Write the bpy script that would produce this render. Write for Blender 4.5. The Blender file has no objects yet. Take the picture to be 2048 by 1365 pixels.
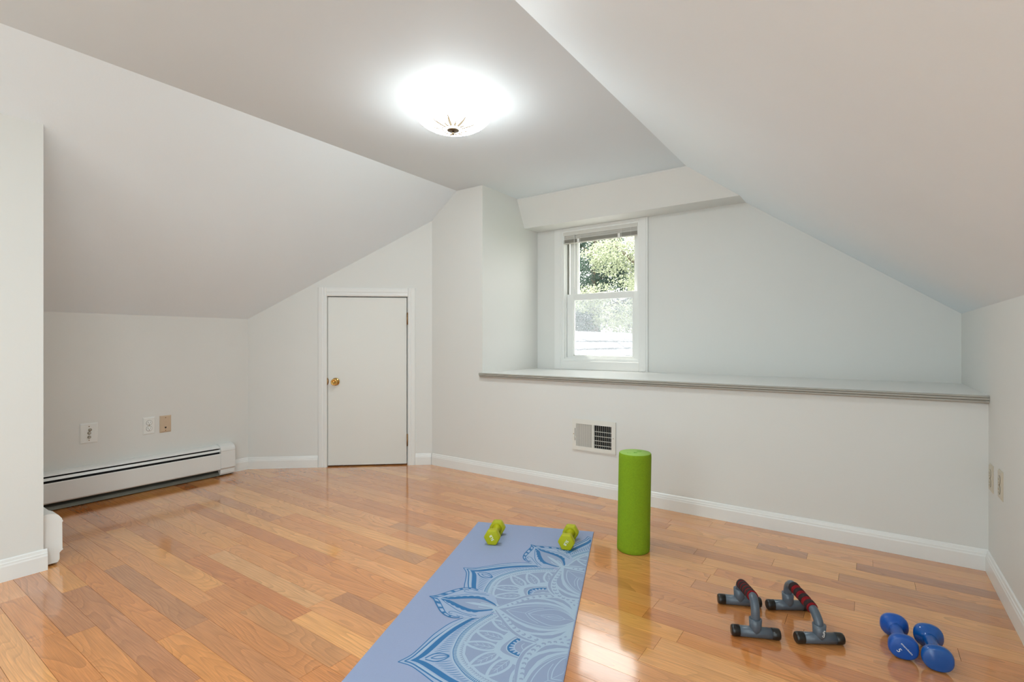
import bpy, bmesh, math, random
from mathutils import Vector, Matrix
from mathutils.geometry import tessellate_polygon
random.seed(7)
D = bpy.data
C = bpy.context.scene.collection
S = bpy.context.scene

# ------------------------------------------------------------------ camera
FPX = 1012.0
YAW = math.atan(711 / 1012.0)
cam_d = D.cameras.new('camera'); cam = D.objects.new('camera', cam_d); C.objects.link(cam)
cam_d.sensor_width = 36.0; cam_d.lens = 36.0 * FPX / 2048.0
cam_d.shift_y = 1.5 / 2048.0
cam_d.clip_start = 0.02; cam_d.clip_end = 200
cam.location = (0, 0, 1.0)
cam.rotation_euler = (math.radians(90), 0, YAW)
S.camera = cam

# ------------------------------------------------------------------ world, sun, area lights, exposure
w = D.worlds.new('world'); S.world = w; w.use_nodes = True
bg = w.node_tree.nodes['Background']
bg.inputs[0].default_value = (1.0, 0.985, 0.96, 1); bg.inputs[1].default_value = 3.3

def light(name, kind, loc, energy, color=(1, 1, 1), **kw):
    l = D.lights.new(name, kind); l.energy = energy; l.color = color
    for k, v in kw.items(): setattr(l, k, v)
    o = D.objects.new(name, l); C.objects.link(o); o.location = loc
    return o
sun = light('sun', 'SUN', (-6, 4, 9), 10.0, (1, 0.95, 0.88), angle=math.radians(0.8))
sun.rotation_euler = Vector((-0.36, 0.20, 0.88)).to_track_quat('Z', 'Y').to_euler()
# added fill light facing the room from behind the camera, no known source
a = light('rear_fill_light', 'AREA', (-0.8, -2.12, 1.15), 20, (0.81, 0.975, 1.05), shape='RECTANGLE', size=2.4, size_y=1.7)
a.rotation_euler = (math.radians(90), 0, 0)
# invented downward fill at ceiling height behind the camera, brightens the floor
b2 = light('overhead_fill_light', 'AREA', (-0.9, -0.5, 2.15), 34, (0.81, 0.975, 1.05), shape='DISK', size=.4)
# added sideways fill off the solid right wall, lifts surfaces facing right
a2 = light('side_fill_light', 'AREA', (0.40, -0.30, 0.62), 14, (0.81, 0.975, 1.05), shape='RECTANGLE', size=1.5, size_y=0.9)
a2.rotation_euler = (math.radians(90), 0, math.radians(78))
S.view_settings.view_transform = 'Standard'
S.view_settings.look = 'None'
S.view_settings.gamma = 1
S.view_settings.use_curve_mapping = False
S.view_settings.exposure = 0.71

# ------------------------------------------------------------------ materials
def lin(c):
    return tuple(((x / 255) / 12.92 if x / 255 <= 0.04045 else ((x / 255 + 0.055) / 1.055) ** 2.4) for x in c)

def mat(name, col, rough=0.5, metal=0.0, spec=0.5, noise=0.0, nscale=30, bump=0.0, bscale=200, coat=0.0, srgb=True):
    m = D.materials.new(name); m.use_nodes = True
    nt = m.node_tree; b = nt.nodes['Principled BSDF']
    c = lin(col) if srgb else col
    b.inputs['Base Color'].default_value = (*c, 1)
    b.inputs['Roughness'].default_value = rough
    b.inputs['Metallic'].default_value = metal
    b.inputs['Specular IOR Level'].default_value = spec
    if coat: b.inputs['Coat Weight'].default_value = coat; b.inputs['Coat Roughness'].default_value = 0.1
    tc = nt.nodes.new('ShaderNodeTexCoord')
    if noise:
        n = nt.nodes.new('ShaderNodeTexNoise'); n.inputs['Scale'].default_value = nscale
        nt.links.new(tc.outputs['Object'], n.inputs['Vector'])
        mx = nt.nodes.new('ShaderNodeMix'); mx.data_type = 'RGBA'
        mx.inputs[6].default_value = (*[x * (1 - noise) for x in c], 1)
        mx.inputs[7].default_value = (*[min(1, x * (1 + noise)) for x in c], 1)
        nt.links.new(n.outputs['Fac'], mx.inputs[0]); nt.links.new(mx.outputs[2], b.inputs['Base Color'])
    if bump:
        n = nt.nodes.new('ShaderNodeTexNoise'); n.inputs['Scale'].default_value = bscale
        n.inputs['Detail'].default_value = 3
        nt.links.new(tc.outputs['Object'], n.inputs['Vector'])
        bp = nt.nodes.new('ShaderNodeBump'); bp.inputs['Strength'].default_value = bump
        bp.inputs['Distance'].default_value = 0.002
        nt.links.new(n.outputs['Fac'], bp.inputs['Height']); nt.links.new(bp.outputs[0], b.inputs['Normal'])
    return m

M = {}
M['wall'] = mat('wall_paint', (225, 224, 219), 0.55, noise=0.012, nscale=3, bump=0.12, bscale=90)
M['slope'] = mat('slope_paint', (235, 242, 246), 0.6, noise=0.012, nscale=3, bump=0.12, bscale=90)
M['ceil'] = mat('ceiling_paint', (224, 231, 235), 0.7, noise=0.012, nscale=2, bump=0.1, bscale=60)
M['trim'] = mat('trim_gloss_paint', (235, 234, 230), 0.3, noise=0.01, nscale=5)
M['door'] = mat('door_paint', (226, 224, 217), 0.32, noise=0.012, nscale=4)
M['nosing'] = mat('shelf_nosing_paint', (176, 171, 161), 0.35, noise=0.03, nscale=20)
M['enamel'] = mat('heater_enamel', (232, 231, 227), 0.3, noise=0.01, nscale=8)
M['black'] = mat('black_gap', (12, 11, 10), 0.7, noise=0.1)
M['steel'] = mat('heater_steel', (122, 119, 108), 0.45, 0.6, noise=0.2, nscale=12)
M['brass'] = mat('brass', (205, 160, 90), 0.16, 1.0, noise=0.05, nscale=40)
M['oldbrass'] = mat('aged_brass', (150, 118, 78), 0.3, 1.0, noise=0.1, nscale=60)
M['nickel'] = mat('nickel', (190, 182, 170), 0.2, 1.0, noise=0.05, nscale=60)
M['platew'] = mat('white_plate_plastic', (235, 234, 229), 0.35, noise=0.01)
M['plateb'] = mat('beige_plate_plastic', (208, 184, 156), 0.4, noise=0.01)
M['platei'] = mat('ivory_plate_plastic', (202, 192, 172), 0.4, noise=0.01)
M['slot'] = mat('dark_slot', (35, 28, 22), 0.6, noise=0.1)
M['vent'] = mat('vent_enamel', (226, 223, 214), 0.35, noise=0.01)
M['ventdark'] = mat('duct_dark', (16, 15, 14), 0.8, noise=0.1)
M['vinyl'] = mat('window_vinyl', (238, 238, 234), 0.35, noise=0.01)
M['blind'] = mat('blind_metal', (214, 211, 203), 0.4, noise=0.02)
M['slat'] = mat('blind_slat', (192, 187, 177), 0.45, noise=0.03)
M['cord'] = mat('cord', (235, 233, 228), 0.7, noise=0.02)
M['foam'] = mat('green_foam', (128, 160, 30), 0.85, spec=0.2, noise=0.14, nscale=150, bump=0.7, bscale=330)
M['foamtop'] = mat('green_foam_end', (160, 196, 100), 0.8, spec=0.2, noise=0.04, nscale=120, bump=0.2, bscale=300)
M['neogreen'] = mat('lime_neoprene', (178, 178, 10), 0.45, spec=0.35, noise=0.03, nscale=60, bump=0.15, bscale=500)
M['white'] = mat('white_print', (240, 240, 236), 0.5, noise=0.01)
M['bluerub'] = mat('blue_rubber', (16, 82, 168), 0.30, spec=0.5, noise=0.05, nscale=30, bump=0.1, bscale=400)
M['bluevin'] = mat('blue_vinyl', (14, 84, 160), 0.15, spec=0.6, noise=0.05, nscale=30)
M['greyplas'] = mat('grey_plastic', (84, 94, 104), 0.28, noise=0.04, nscale=40)
M['blackcap'] = mat('black_cap', (26, 24, 22), 0.28, noise=0.1)
M['foamdark'] = mat('charcoal_foam', (52, 40, 40), 0.85, spec=0.2, noise=0.15, nscale=200, bump=0.4, bscale=400)
M['foamred'] = mat('red_foam', (128, 20, 28), 0.85, spec=0.2, noise=0.1, nscale=200, bump=0.4, bscale=400)
M['matblue'] = mat('mat_blue', (153, 165, 196), 0.6, spec=0.25, noise=0.035, nscale=300, bump=0.4, bscale=900)
M['pfill'] = mat('print_pale_fill', (158, 175, 202), 0.6, spec=0.25, noise=0.02, nscale=300)
M['pdark'] = mat('print_dark_blue', (50, 112, 164), 0.6, spec=0.25, noise=0.05, nscale=300)
M['plight'] = mat('print_light_blue', (168, 188, 206), 0.6, spec=0.25, noise=0.02, nscale=300)
M['pgrey'] = mat('print_grey_blue', (144, 158, 186), 0.6, spec=0.25, noise=0.02, nscale=300)
M['shingle'] = mat('pale_shingle', (118, 121, 128), 0.85, noise=0.12, nscale=60, bump=0.4, bscale=200)
M['bark'] = mat('bark', (92, 84, 72), 0.9, noise=0.3, nscale=12)
M['soil'] = mat('lawn_ground', (70, 92, 50), 0.95, noise=0.3, nscale=3)
M['siding'] = mat('house_siding', (200, 200, 198), 0.8, noise=0.03)
M['bronze'] = mat('bronze', (120, 104, 84), 0.35, 0.8, noise=0.1, nscale=60)

def leafmat(name, col):
    m = mat(name, col, 0.5, noise=0.35, nscale=1.2)
    nt = m.node_tree; b = nt.nodes['Principled BSDF']; out = nt.nodes['Material Output']
    tr = nt.nodes.new('ShaderNodeBsdfTranslucent'); mx = nt.nodes.new('ShaderNodeMixShader')
    tr.inputs[0].default_value = (*lin([min(255, x * 1.25) for x in col]), 1); mx.inputs[0].default_value = 0.4
    nt.links.new(b.outputs[0], mx.inputs[1]); nt.links.new(tr.outputs[0], mx.inputs[2]); nt.links.new(mx.outputs[0], out.inputs[0])
    return m
M['leaf1'] = leafmat('sunlit_leaf', (128, 134, 112))  # sunlight put into the leaf colour as a paler tone
M['leaf2'] = leafmat('shade_leaf', (62, 78, 70))  # darker copy of the leaf, shade put into its colour

def glassmat(name, tint, rough, amount):
    m = D.materials.new(name); m.use_nodes = True; nt = m.node_tree; nt.nodes.clear()
    out = nt.nodes.new('ShaderNodeOutputMaterial'); t = nt.nodes.new('ShaderNodeBsdfTransparent')
    g = nt.nodes.new('ShaderNodeBsdfGlossy'); f = nt.nodes.new('ShaderNodeFresnel'); mx = nt.nodes.new('ShaderNodeMixShader')
    t.inputs[0].default_value = tint; g.inputs['Roughness'].default_value = rough; f.inputs[0].default_value = 1.3
    ge = nt.nodes.new('ShaderNodeNewGeometry'); sb = nt.nodes.new('ShaderNodeMath'); sb.operation = 'SUBTRACT'; sb.inputs[0].default_value = 1.0; nt.links.new(ge.outputs['Backfacing'], sb.inputs[1])
    ml = nt.nodes.new('ShaderNodeMath'); ml.operation = 'MULTIPLY'; nt.links.new(f.outputs[0], ml.inputs[0]); nt.links.new(sb.outputs[0], ml.inputs[1])
    nt.links.new(ml.outputs[0], mx.inputs[0]); nt.links.new(t.outputs[0], mx.inputs[1]); nt.links.new(g.outputs[0], mx.inputs[2])
    nt.links.new(mx.outputs[0], out.inputs[0])
    return m
M['glass'] = glassmat('window_glass', (0.97, 0.985, 0.98, 1), 0.02, 0.05)
def screenmat():
    m = D.materials.new('insect_screen_mesh'); m.use_nodes = True; nt = m.node_tree; nt.nodes.clear()
    out = nt.nodes.new('ShaderNodeOutputMaterial'); t = nt.nodes.new('ShaderNodeBsdfTransparent')
    d = nt.nodes.new('ShaderNodeBsdfDiffuse'); d.inputs[0].default_value = (0.2, 0.205, 0.22, 1)
    tl = nt.nodes.new('ShaderNodeBsdfTranslucent'); tl.inputs[0].default_value = (0.2, 0.21, 0.23, 1)
    ad = nt.nodes.new('ShaderNodeAddShader'); nt.links.new(d.outputs[0], ad.inputs[0]); nt.links.new(tl.outputs[0], ad.inputs[1])
    tc = nt.nodes.new('ShaderNodeTexCoord'); n = nt.nodes.new('ShaderNodeTexNoise'); n.inputs['Scale'].default_value = 150; n.inputs['Detail'].default_value = 4
    r = nt.nodes.new('ShaderNodeMapRange'); r.inputs[1].default_value = 0.3; r.inputs[2].default_value = 0.7; r.inputs[3].default_value = 0.08; r.inputs[4].default_value = 0.62
    mx = nt.nodes.new('ShaderNodeMixShader')
    nt.links.new(tc.outputs['Object'], n.inputs['Vector']); nt.links.new(n.outputs['Fac'], r.inputs[0])
    nt.links.new(r.outputs[0], mx.inputs[0]); nt.links.new(t.outputs[0], mx.inputs[1]); nt.links.new(ad.outputs[0], mx.inputs[2])
    nt.links.new(mx.outputs[0], out.inputs[0])
    return m
M['screen'] = screenmat()

def woodmat():
    m = D.materials.new('oak_floor'); m.use_nodes = True; nt = m.node_tree; b = nt.nodes['Principled BSDF']
    N = nt.nodes.new; L = nt.links.new
    tc = N('ShaderNodeTexCoord'); oi = N('ShaderNodeObjectInfo')
    mul = N('ShaderNodeMath'); mul.operation = 'MULTIPLY'; mul.inputs[1].default_value = 57.0
    L(oi.outputs['Random'], mul.inputs[0])
    comb = N('ShaderNodeCombineXYZ'); L(mul.outputs[0], comb.inputs[0]); L(mul.outputs[0], comb.inputs[2])
    add = N('ShaderNodeVectorMath'); add.operation = 'ADD'; L(tc.outputs['Object'], add.inputs[0]); L(comb.outputs[0], add.inputs[1])
    # growth-ring contours
    mp = N('ShaderNodeMapping'); mp.inputs['Scale'].default_value = (1.1, 8.5, 1.0); L(add.outputs[0], mp.inputs[0])
    n1 = N('ShaderNodeTexNoise'); n1.inputs['Scale'].default_value = 1.0; n1.inputs['Detail'].default_value = 1.2; n1.inputs['Roughness'].default_value = 0.35
    n1.inputs['Distortion'].default_value = 0.25
    L(mp.outputs[0], n1.inputs['Vector'])
    mm = N('ShaderNodeMath'); mm.operation = 'MULTIPLY'; mm.inputs[1].default_value = 24.0; L(n1.outputs['Fac'], mm.inputs[0])
    fr = N('ShaderNodeMath'); fr.operation = 'FRACT'; L(mm.outputs[0], fr.inputs[0])
    rp = N('ShaderNodeValToRGB'); rp.color_ramp.interpolation = 'EASE'
    e = rp.color_ramp.elements; e[0].position = 0.0; e[0].color = (0.80, 0.79, 0.77, 1); e[1].position = 0.45; e[1].color = (0.97, 0.97, 0.97, 1)
    x = e.new(1.0); x.color = (1.05, 1.05, 1.05, 1); L(fr.outputs[0], rp.inputs[0])
    # pores
    mp2 = N('ShaderNodeMapping'); mp2.inputs['Scale'].default_value = (9.0, 320.0, 1.0); L(add.outputs[0], mp2.inputs[0])
    n2 = N('ShaderNodeTexNoise'); n2.inputs['Scale'].default_value = 1.0; n2.inputs['Detail'].default_value = 3; L(mp2.outputs[0], n2.inputs['Vector'])
    r2 = N('ShaderNodeMapRange'); r2.inputs[1].default_value = 0.3; r2.inputs[2].default_value = 0.7; r2.inputs[3].default_value = 0.84; r2.inputs[4].default_value = 1.10
    L(n2.outputs['Fac'], r2.inputs[0])
    # broad blotches
    n3 = N('ShaderNodeTexNoise'); n3.inputs['Scale'].default_value = 5.0; n3.inputs['Detail'].default_value = 3; L(add.outputs[0], n3.inputs['Vector'])
    r3 = N('ShaderNodeMapRange'); r3.inputs[3].default_value = 0.86; r3.inputs[4].default_value = 1.14; L(n3.outputs['Fac'], r3.inputs[0])
    # knots
    v = N('ShaderNodeTexVoronoi'); v.inputs['Scale'].default_value = 4.5; L(add.outputs[0], v.inputs['Vector'])
    rk = N('ShaderNodeMapRange'); rk.inputs[1].default_value = 0.0; rk.inputs[2].default_value = 0.07; rk.inputs[3].default_value = 0.55; rk.inputs[4].default_value = 1.0
    L(v.outputs['Distance'], rk.inputs[0])
    # keep ring lines from being equal on every plank
    vm = N('ShaderNodeMapRange'); L(n3.outputs['Fac'], vm.inputs[0]); vm.inputs[1].default_value = 0.35; vm.inputs[2].default_value = 0.6; vm.inputs[3].default_value = 0.35; vm.inputs[4].default_value = 1.0
    mxl = N('ShaderNodeMix'); mxl.data_type = 'FLOAT'; mxl.inputs[2].default_value = 0.96
    L(vm.outputs[0], mxl.inputs[0]); L(rp.outputs[0], mxl.inputs[3])
    a1 = N('ShaderNodeMath'); a1.operation = 'MULTIPLY'; L(mxl.outputs[0], a1.inputs[0]); L(r2.outputs[0], a1.inputs[1])
    a2 = N('ShaderNodeMath'); a2.operation = 'MULTIPLY'; L(a1.outputs[0], a2.inputs[0]); L(r3.outputs[0], a2.inputs[1])
    a3 = N('ShaderNodeMath'); a3.operation = 'MULTIPLY'; L(a2.outputs[0], a3.inputs[0]); L(rk.outputs[0], a3.inputs[1])
    vs = N('ShaderNodeVectorMath'); vs.operation = 'SCALE'; L(oi.outputs['Color'], vs.inputs[0]); L(a3.outputs[0], vs.inputs['Scale'])
    L(vs.outputs[0], b.inputs['Base Color'])
    b.inputs['Roughness'].default_value = 0.14; b.inputs['Specular IOR Level'].default_value = 0.5
    b.inputs['Coat Weight'].default_value = 0.8; b.inputs['Coat IOR'].default_value = 1.6; b.inputs['Coat Roughness'].default_value = 0.085
    nb = N('ShaderNodeTexNoise'); nb.inputs['Scale'].default_value = 9.0; L(tc.outputs['Object'], nb.inputs['Vector'])
    bp = N('ShaderNodeBump'); bp.inputs['Strength'].default_value = 0.10; bp.inputs['Distance'].default_value = 0.004
    L(nb.outputs['Fac'], bp.inputs['Height']); L(bp.outputs[0], b.inputs['Normal']); L(bp.outputs[0], b.inputs['Coat Normal'])
    return m
M['wood'] = woodmat()

def lampmat():
    m = D.materials.new('etched_lamp_glass'); m.use_nodes = True; nt = m.node_tree; b = nt.nodes['Principled BSDF']
    N = nt.nodes.new; L = nt.links.new
    def math_(op, a, bb=None):
        n = N('ShaderNodeMath'); n.operation = op
        for i, x in enumerate((a, bb)):
            if x is None: continue
            if isinstance(x, (int, float)): n.inputs[i].default_value = x
            else: L(x, n.inputs[i])
        return n.outputs[0]
    tc = N('ShaderNodeTexCoord'); sp = N('ShaderNodeSeparateXYZ'); L(tc.outputs['Object'], sp.inputs[0])
    ang = math_('ARCTAN2', sp.outputs[1], sp.outputs[0])
    r = math_('SQRT', math_('ADD', math_('MULTIPLY', sp.outputs[0], sp.outputs[0]), math_('MULTIPLY', sp.outputs[1], sp.outputs[1])))
    k = 18 / (2 * math.pi)
    saw = math_('ABSOLUTE', math_('SUBTRACT', math_('FRACT', math_('MULTIPLY', ang, k)), 0.5))   # 0.5 at ray, 0 between
    dist = math_('SUBTRACT', 0.5, saw)
    alt = math_('PINGPONG', math_('FLOOR', math_('ADD', math_('MULTIPLY', ang, k), 0.5)), 1.0)
    r1 = math_('ADD', 0.095, math_('MULTIPLY', alt, 0.045))
    wid = math_('MULTIPLY', math_('DIVIDE', math_('SUBTRACT', r1, r), math_('SUBTRACT', r1, 0.045)), 0.40)
    ray = math_('MULTIPLY', math_('LESS_THAN', dist, wid), math_('GREATER_THAN', r, 0.045))
    ramp = N('ShaderNodeMix'); ramp.data_type = 'RGBA'; L(ray, ramp.inputs[0])
    ramp.inputs[6].default_value = (0.87, 0.985, 1.02, 1); ramp.inputs[7].default_value = (0.0150, 0.0125, 0.0085, 1)
    L(ramp.outputs[2], b.inputs['Base Color']); b.inputs['Roughness'].default_value = 0.25
    L(ramp.outputs[2], b.inputs['Emission Color']); b.inputs['Emission Strength'].default_value = 26.0
    return m
M['lamp'] = lampmat()
M['bulb'] = mat('lit_bulb', (250, 248, 240), 0.4); M['bulb'].node_tree.nodes['Principled BSDF'].inputs['Emission Color'].default_value = (1, .95, .88, 1); M['bulb'].node_tree.nodes['Principled BSDF'].inputs['Emission Strength'].default_value = 3.0
M['frost'] = mat('frosted_glass_inside', (235, 235, 230), 0.6, noise=0.01)

# ------------------------------------------------------------------ mesh helpers
class MB:
    def __init__(s): s.v = []; s.f = []; s.sm = []
    def add(s, vs, fs, mt=None, smooth=False):
        n = len(s.v)
        s.v += [tuple(mt @ Vector(p)) if mt else tuple(p) for p in vs]
        s.f += [tuple(i + n for i in f) for f in fs]; s.sm += [smooth] * len(fs)
        return s
    def box(s, x0, x1, y0, y1, z0, z1, mt=None, ch=0.0):
        if ch <= 0:
            vs = [(x, y, z) for z in (z0, z1) for y in (y0, y1) for x in (x0, x1)]
            return s.add(vs, [(0, 2, 3, 1), (4, 5, 7, 6), (0, 1, 5, 4), (2, 6, 7, 3), (0, 4, 6, 2), (1, 3, 7, 5)], mt)
        bm = bmesh.new()
        r = bmesh.ops.create_cube(bm, size=1)
        for q in bm.verts: q.co = Vector(((x0 + x1) / 2 + q.co.x * (x1 - x0), (y0 + y1) / 2 + q.co.y * (y1 - y0), (z0 + z1) / 2 + q.co.z * (z1 - z0)))
        bmesh.ops.bevel(bm, geom=bm.edges[:], offset=ch, segments=2, affect='EDGES', profile=0.5)
        return s.frombm(bm, mt)
    def frombm(s, bm, mt=None, smooth=False):
        bm.verts.index_update()
        s.add([v.co[:] for v in bm.verts], [[v.index for v in f.verts] for f in bm.faces], mt, smooth); bm.free(); return s
    def prism(s, pts, o, ex, ey, ez, length):
        """2-D outline pts in the plane (ex,ey) at o, extruded along ez"""
        o, ex, ey, ez = map(Vector, (o, ex, ey, ez)); n = len(pts)
        vs = [o + ex * p[0] + ey * p[1] for p in pts] + [o + ex * p[0] + ey * p[1] + ez * length for p in pts]
        fs = [tuple(range(n))[::-1], tuple(range(n, 2 * n))] + [(i, (i + 1) % n, n + (i + 1) % n, n + i) for i in range(n)]
        return s.add(vs, fs)
    def tube(s, pts, r, seg=10, cap=True, smooth=True):
        pts = [Vector(p) for p in pts]; rs = r if isinstance(r, (list, tuple)) else [r] * len(pts)
        rings = []; prev = None
        for i, p in enumerate(pts):
            t = (pts[min(i + 1, len(pts) - 1)] - pts[max(i - 1, 0)]).normalized()
            if prev is None: u = t.orthogonal().normalized()
            else: u = (prev - t * prev.dot(t)).normalized()
            prev = u; q = t.cross(u)
            rings.append([p + (u * math.cos(2 * math.pi * k / seg) + q * math.sin(2 * math.pi * k / seg)) * rs[i] for k in range(seg)])
        vs = [v for ring in rings for v in ring]; fs = []
        for i in range(len(pts) - 1):
            for k in range(seg):
                a_ = i * seg + k; b_ = i * seg + (k + 1) % seg
                fs.append((a_, b_, b_ + seg, a_ + seg))
        s.add(vs, fs, None, smooth)
        if cap:
            n = len(s.v) - len(vs)
            s.f.append(tuple(n + k for k in range(seg))[::-1]); s.sm.append(False)
            s.f.append(tuple(n + (len(pts) - 1) * seg + k for k in range(seg))); s.sm.append(False)
        return s
    def lathe(s, prof, mt=None, seg=32, smooth=True):
        """profile (r, h) turned about local z"""
        vs = []; fs = []
        for r, h in prof:
            vs += [(r * math.cos(2 * math.pi * k / seg), r * math.sin(2 * math.pi * k / seg), h) for k in range(seg)]
        for i in range(len(prof) - 1):
            for k in range(seg):
                a_ = i * seg + k; b_ = i * seg + (k + 1) % seg
                fs.append((a_, b_, b_ + seg, a_ + seg))
        fs2 = [tuple(range(seg))[::-1], tuple((len(prof) - 1) * seg + k for k in range(seg))]
        n = len(s.v); s.add(vs, fs, mt, smooth)
        for f in fs2: s.f.append(tuple(i + n for i in f)); s.sm.append(False)
        return s
    def build(s, name, m, parent=None, loc=None, rot=None, sharp=None):
        me = D.meshes.new(name); me.from_pydata([tuple(v) for v in s.v], [], s.f)
        me.polygons.foreach_set('use_smooth', s.sm)
        me.materials.append(m); me.update()
        bm = bmesh.new(); bm.from_mesh(me); bmesh.ops.recalc_face_normals(bm, faces=bm.faces[:]); bm.to_mesh(me); bm.free()
        o = D.objects.new(name, me); C.objects.link(o)
        if parent is not None: o.parent = parent
        if loc is not None: o.location = loc
        if rot is not None: o.rotation_euler = rot
        return o
def tag(o, label=None, cat=None, group=None, kind=None):
    for k, v in (('label', label), ('category', cat), ('group', group), ('kind', kind)):
        if v: o[k] = v
    return o
def empty(name, loc, rz=0.0):
    o = D.objects.new(name, None); o.empty_display_size = 0.05; C.objects.link(o); o.location = loc; o.rotation_euler = (0, 0, rz); return o
def copy_tree(o, parent=None):
    kids = [c for c in D.objects if c.parent == o]
    c = o.copy(); C.objects.link(c)
    if parent is not None: c.parent = parent
    for k in kids: copy_tree(k, c)
    return c
def text_mesh(name, body, size, m, parent, extrude=0.0004):
    cu = D.curves.new('t', 'FONT'); cu.body = body; cu.size = size; cu.extrude = extrude; cu.align_x = 'CENTER'; cu.align_y = 'CENTER'
    o = D.objects.new('t', cu); C.objects.link(o); bpy.context.view_layer.update()
    me = D.meshes.new_from_object(o.evaluated_get(bpy.context.evaluated_depsgraph_get()))
    D.objects.remove(o); D.curves.remove(cu)
    me.materials.clear(); me.materials.append(m); me.name = name
    q = D.objects.new(name, me); C.objects.link(q); q.parent = parent
    return q
def catmull(pts, n=6, closed=False):
    P = [Vector(p) for p in pts]; out = []
    N_ = len(P); rng = range(N_ if closed else N_ - 1)
    for i in rng:
        if closed: p0, p1, p2, p3 = P[i - 1], P[i], P[(i + 1) % N_], P[(i + 2) % N_]
        else: p0, p1, p2, p3 = P[max(i - 1, 0)], P[i], P[i + 1], P[min(i + 2, N_ - 1)]
        for k in range(n):
            t = k / n
            out.append(0.5 * ((2 * p1) + (p2 - p0) * t + (2 * p0 - 5 * p1 + 4 * p2 - p3) * t * t + (3 * p1 - p0 - 3 * p2 + p3) * t ** 3))
    if not closed: out.append(P[-1])
    return out

# ------------------------------------------------------------------ room dimensions (metres)
XL, XR, YB, YN = -3.985, 0.432, 3.0, 3.78      # knee wall, right wall, window half wall, niche back wall
XN = -2.38                                     # left cheek of the niche
HC = 2.185; XC0, XC1 = -2.637, -1.0            # flat ceiling
YR = -2.2                                      # wall behind the camera
SL = (HC - 1.178) / (XC0 - XL)                 # left pitch
SR = (HC - 1.152) / (0.44 - XC1)               # right pitch
zl = lambda x: 1.178 + SL * (x - XL)
zr = lambda x: HC - SR * (x - XC1)
KX, KY = XL, 2.06; EX_, EY_ = -2.905, 3.0      # diagonal door wall, end to end
DL = math.hypot(EX_ - KX, EY_ - KY); DA = math.atan2(EY_ - KY, EX_ - KX)
def st(o): return tag(o, kind='structure')

# walls
st(MB().prism([(YR, 0), (KY + 0.02, 0), (KY + 0.02, 1.19), (YR, 1.19)], (XL, 0, 0), (0, 1, 0), (0, 0, 1), (-1, 0, 0), 0.1).build('wall_left', M['wall']))
st(MB().box(XR, XR + 0.1, YR, YN + 0.1, 0, zr(XR) + 0.01).build('wall_right', M['wall']))
st(MB().box(-4.1, XR + 0.1, YR - 0.1, YR, 0, 2.3).build('wall_rear', M['wall']))
st(MB().prism([(EX_ - .03, 0), (XR + .05, 0), (XR + .05, .742), (XN, .742), (XN, HC + .02), (EX_ - .03, HC + .02)], (0, YB, 0), (1, 0, 0), (0, 0, 1), (0, 1, 0), .1).build('wall_half', M['wall']))
st(MB().box(XN - .1, XN, YB + .1, YN + .1, .5, HC + .02).build('wall_cheek', M['wall']))
# niche back wall with window opening
WX0, WX1, WZ0, WZ1 = -2.130, -1.449, 0.838, 1.938
mb = MB()
mb.box(XN - 0.05, WX0, YN, YN + 0.14, 0.70, 2.25); mb.box(WX1, XR + 0.1, YN, YN + 0.14, 0.70, 2.25)
mb.box(WX0, WX1, YN, YN + 0.14, 0.70, WZ0); mb.box(WX0, WX1, YN, YN + 0.14, WZ1, 2.25)
st(mb.build('wall_niche', M['wall']))
# shallow block beside the knee wall
BX, BY = -2.95, 0.633
st(MB().box(-4.05, BX, YR + 0.001, BY, 0, 2.02).build('wall_closet', M['wall']))
# diagonal wall holding the little door, local x along the wall, local -y into the room
DX0, DX1, DZ = 0.603, 1.236, 1.367
def ztop(s): return zl(KX + s * (EX_ - KX) / DL)
dw = MB()
o_, ex_, ey_, ez_ = (0, 0, 0), (1, 0, 0), (0, 0, 1), (0, 1, 0)
dw.prism([(0, 0), (DX0, 0), (DX0, ztop(DX0) + .01), (0, ztop(0) + .01)], o_, ex_, ey_, ez_, 0.1)
dw.prism([(DX1, 0), (DL + .03, 0), (DL + .03, ztop(DL + .03)), (DX1, ztop(DX1) + .01)], o_, ex_, ey_, ez_, 0.1)
dw.prism([(DX0, DZ), (DX1, DZ), (DX1, ztop(DX1) + .01), (DX0, ztop(DX0) + .01)], o_, ex_, ey_, ez_, 0.1)
wall_d = st(dw.build('wall_diagonal', M['wall'], loc=(KX, KY, 0), rot=(0, 0, DA)))
st(MB().box(DX0 - .1, DX1 + .1, 0.1, 0.14, 0, DZ + .1).build('wall_crawlspace', M['wall'], loc=(KX, KY, 0), rot=(0, 0, DA)))

# ceilings
st(MB().box(XC0, XC1, YR, 3.60, HC, HC + 0.1).build('ceiling', M['ceil']))
st(MB().prism([(XL - .12, zl(XL - .12)), (XC0, HC), (XC0, HC + .1), (XL - .12, zl(XL - .12) + .12)], (0, YR, 0), (1, 0, 0), (0, 0, 1), (0, 1, 0), 3.1 - YR).build('ceiling_left', M['slope']))
st(MB().prism([(XC1, HC), (XR + .11, zr(XR + .11)), (XR + .11, zr(XR + .11) + .1), (XC1, HC + .1)], (0, YR, 0), (1, 0, 0), (0, 0, 1), (0, 1, 0), YN + .1 - YR).build('ceiling_right', M['slope']))
# dropped soffit over the window, face leaning back a little
st(MB().prism([(3.462, HC + .02), (3.462, HC - .01), (3.475, HC - .035), (3.572, 1.96), (YN + .05, 1.96), (YN + .05, HC + .02)], (XN - .02, 0, 0), (0, 1, 0), (0, 0, 1), (1, 0, 0), 1.95).build('ceiling_soffit', M['wall']))

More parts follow.
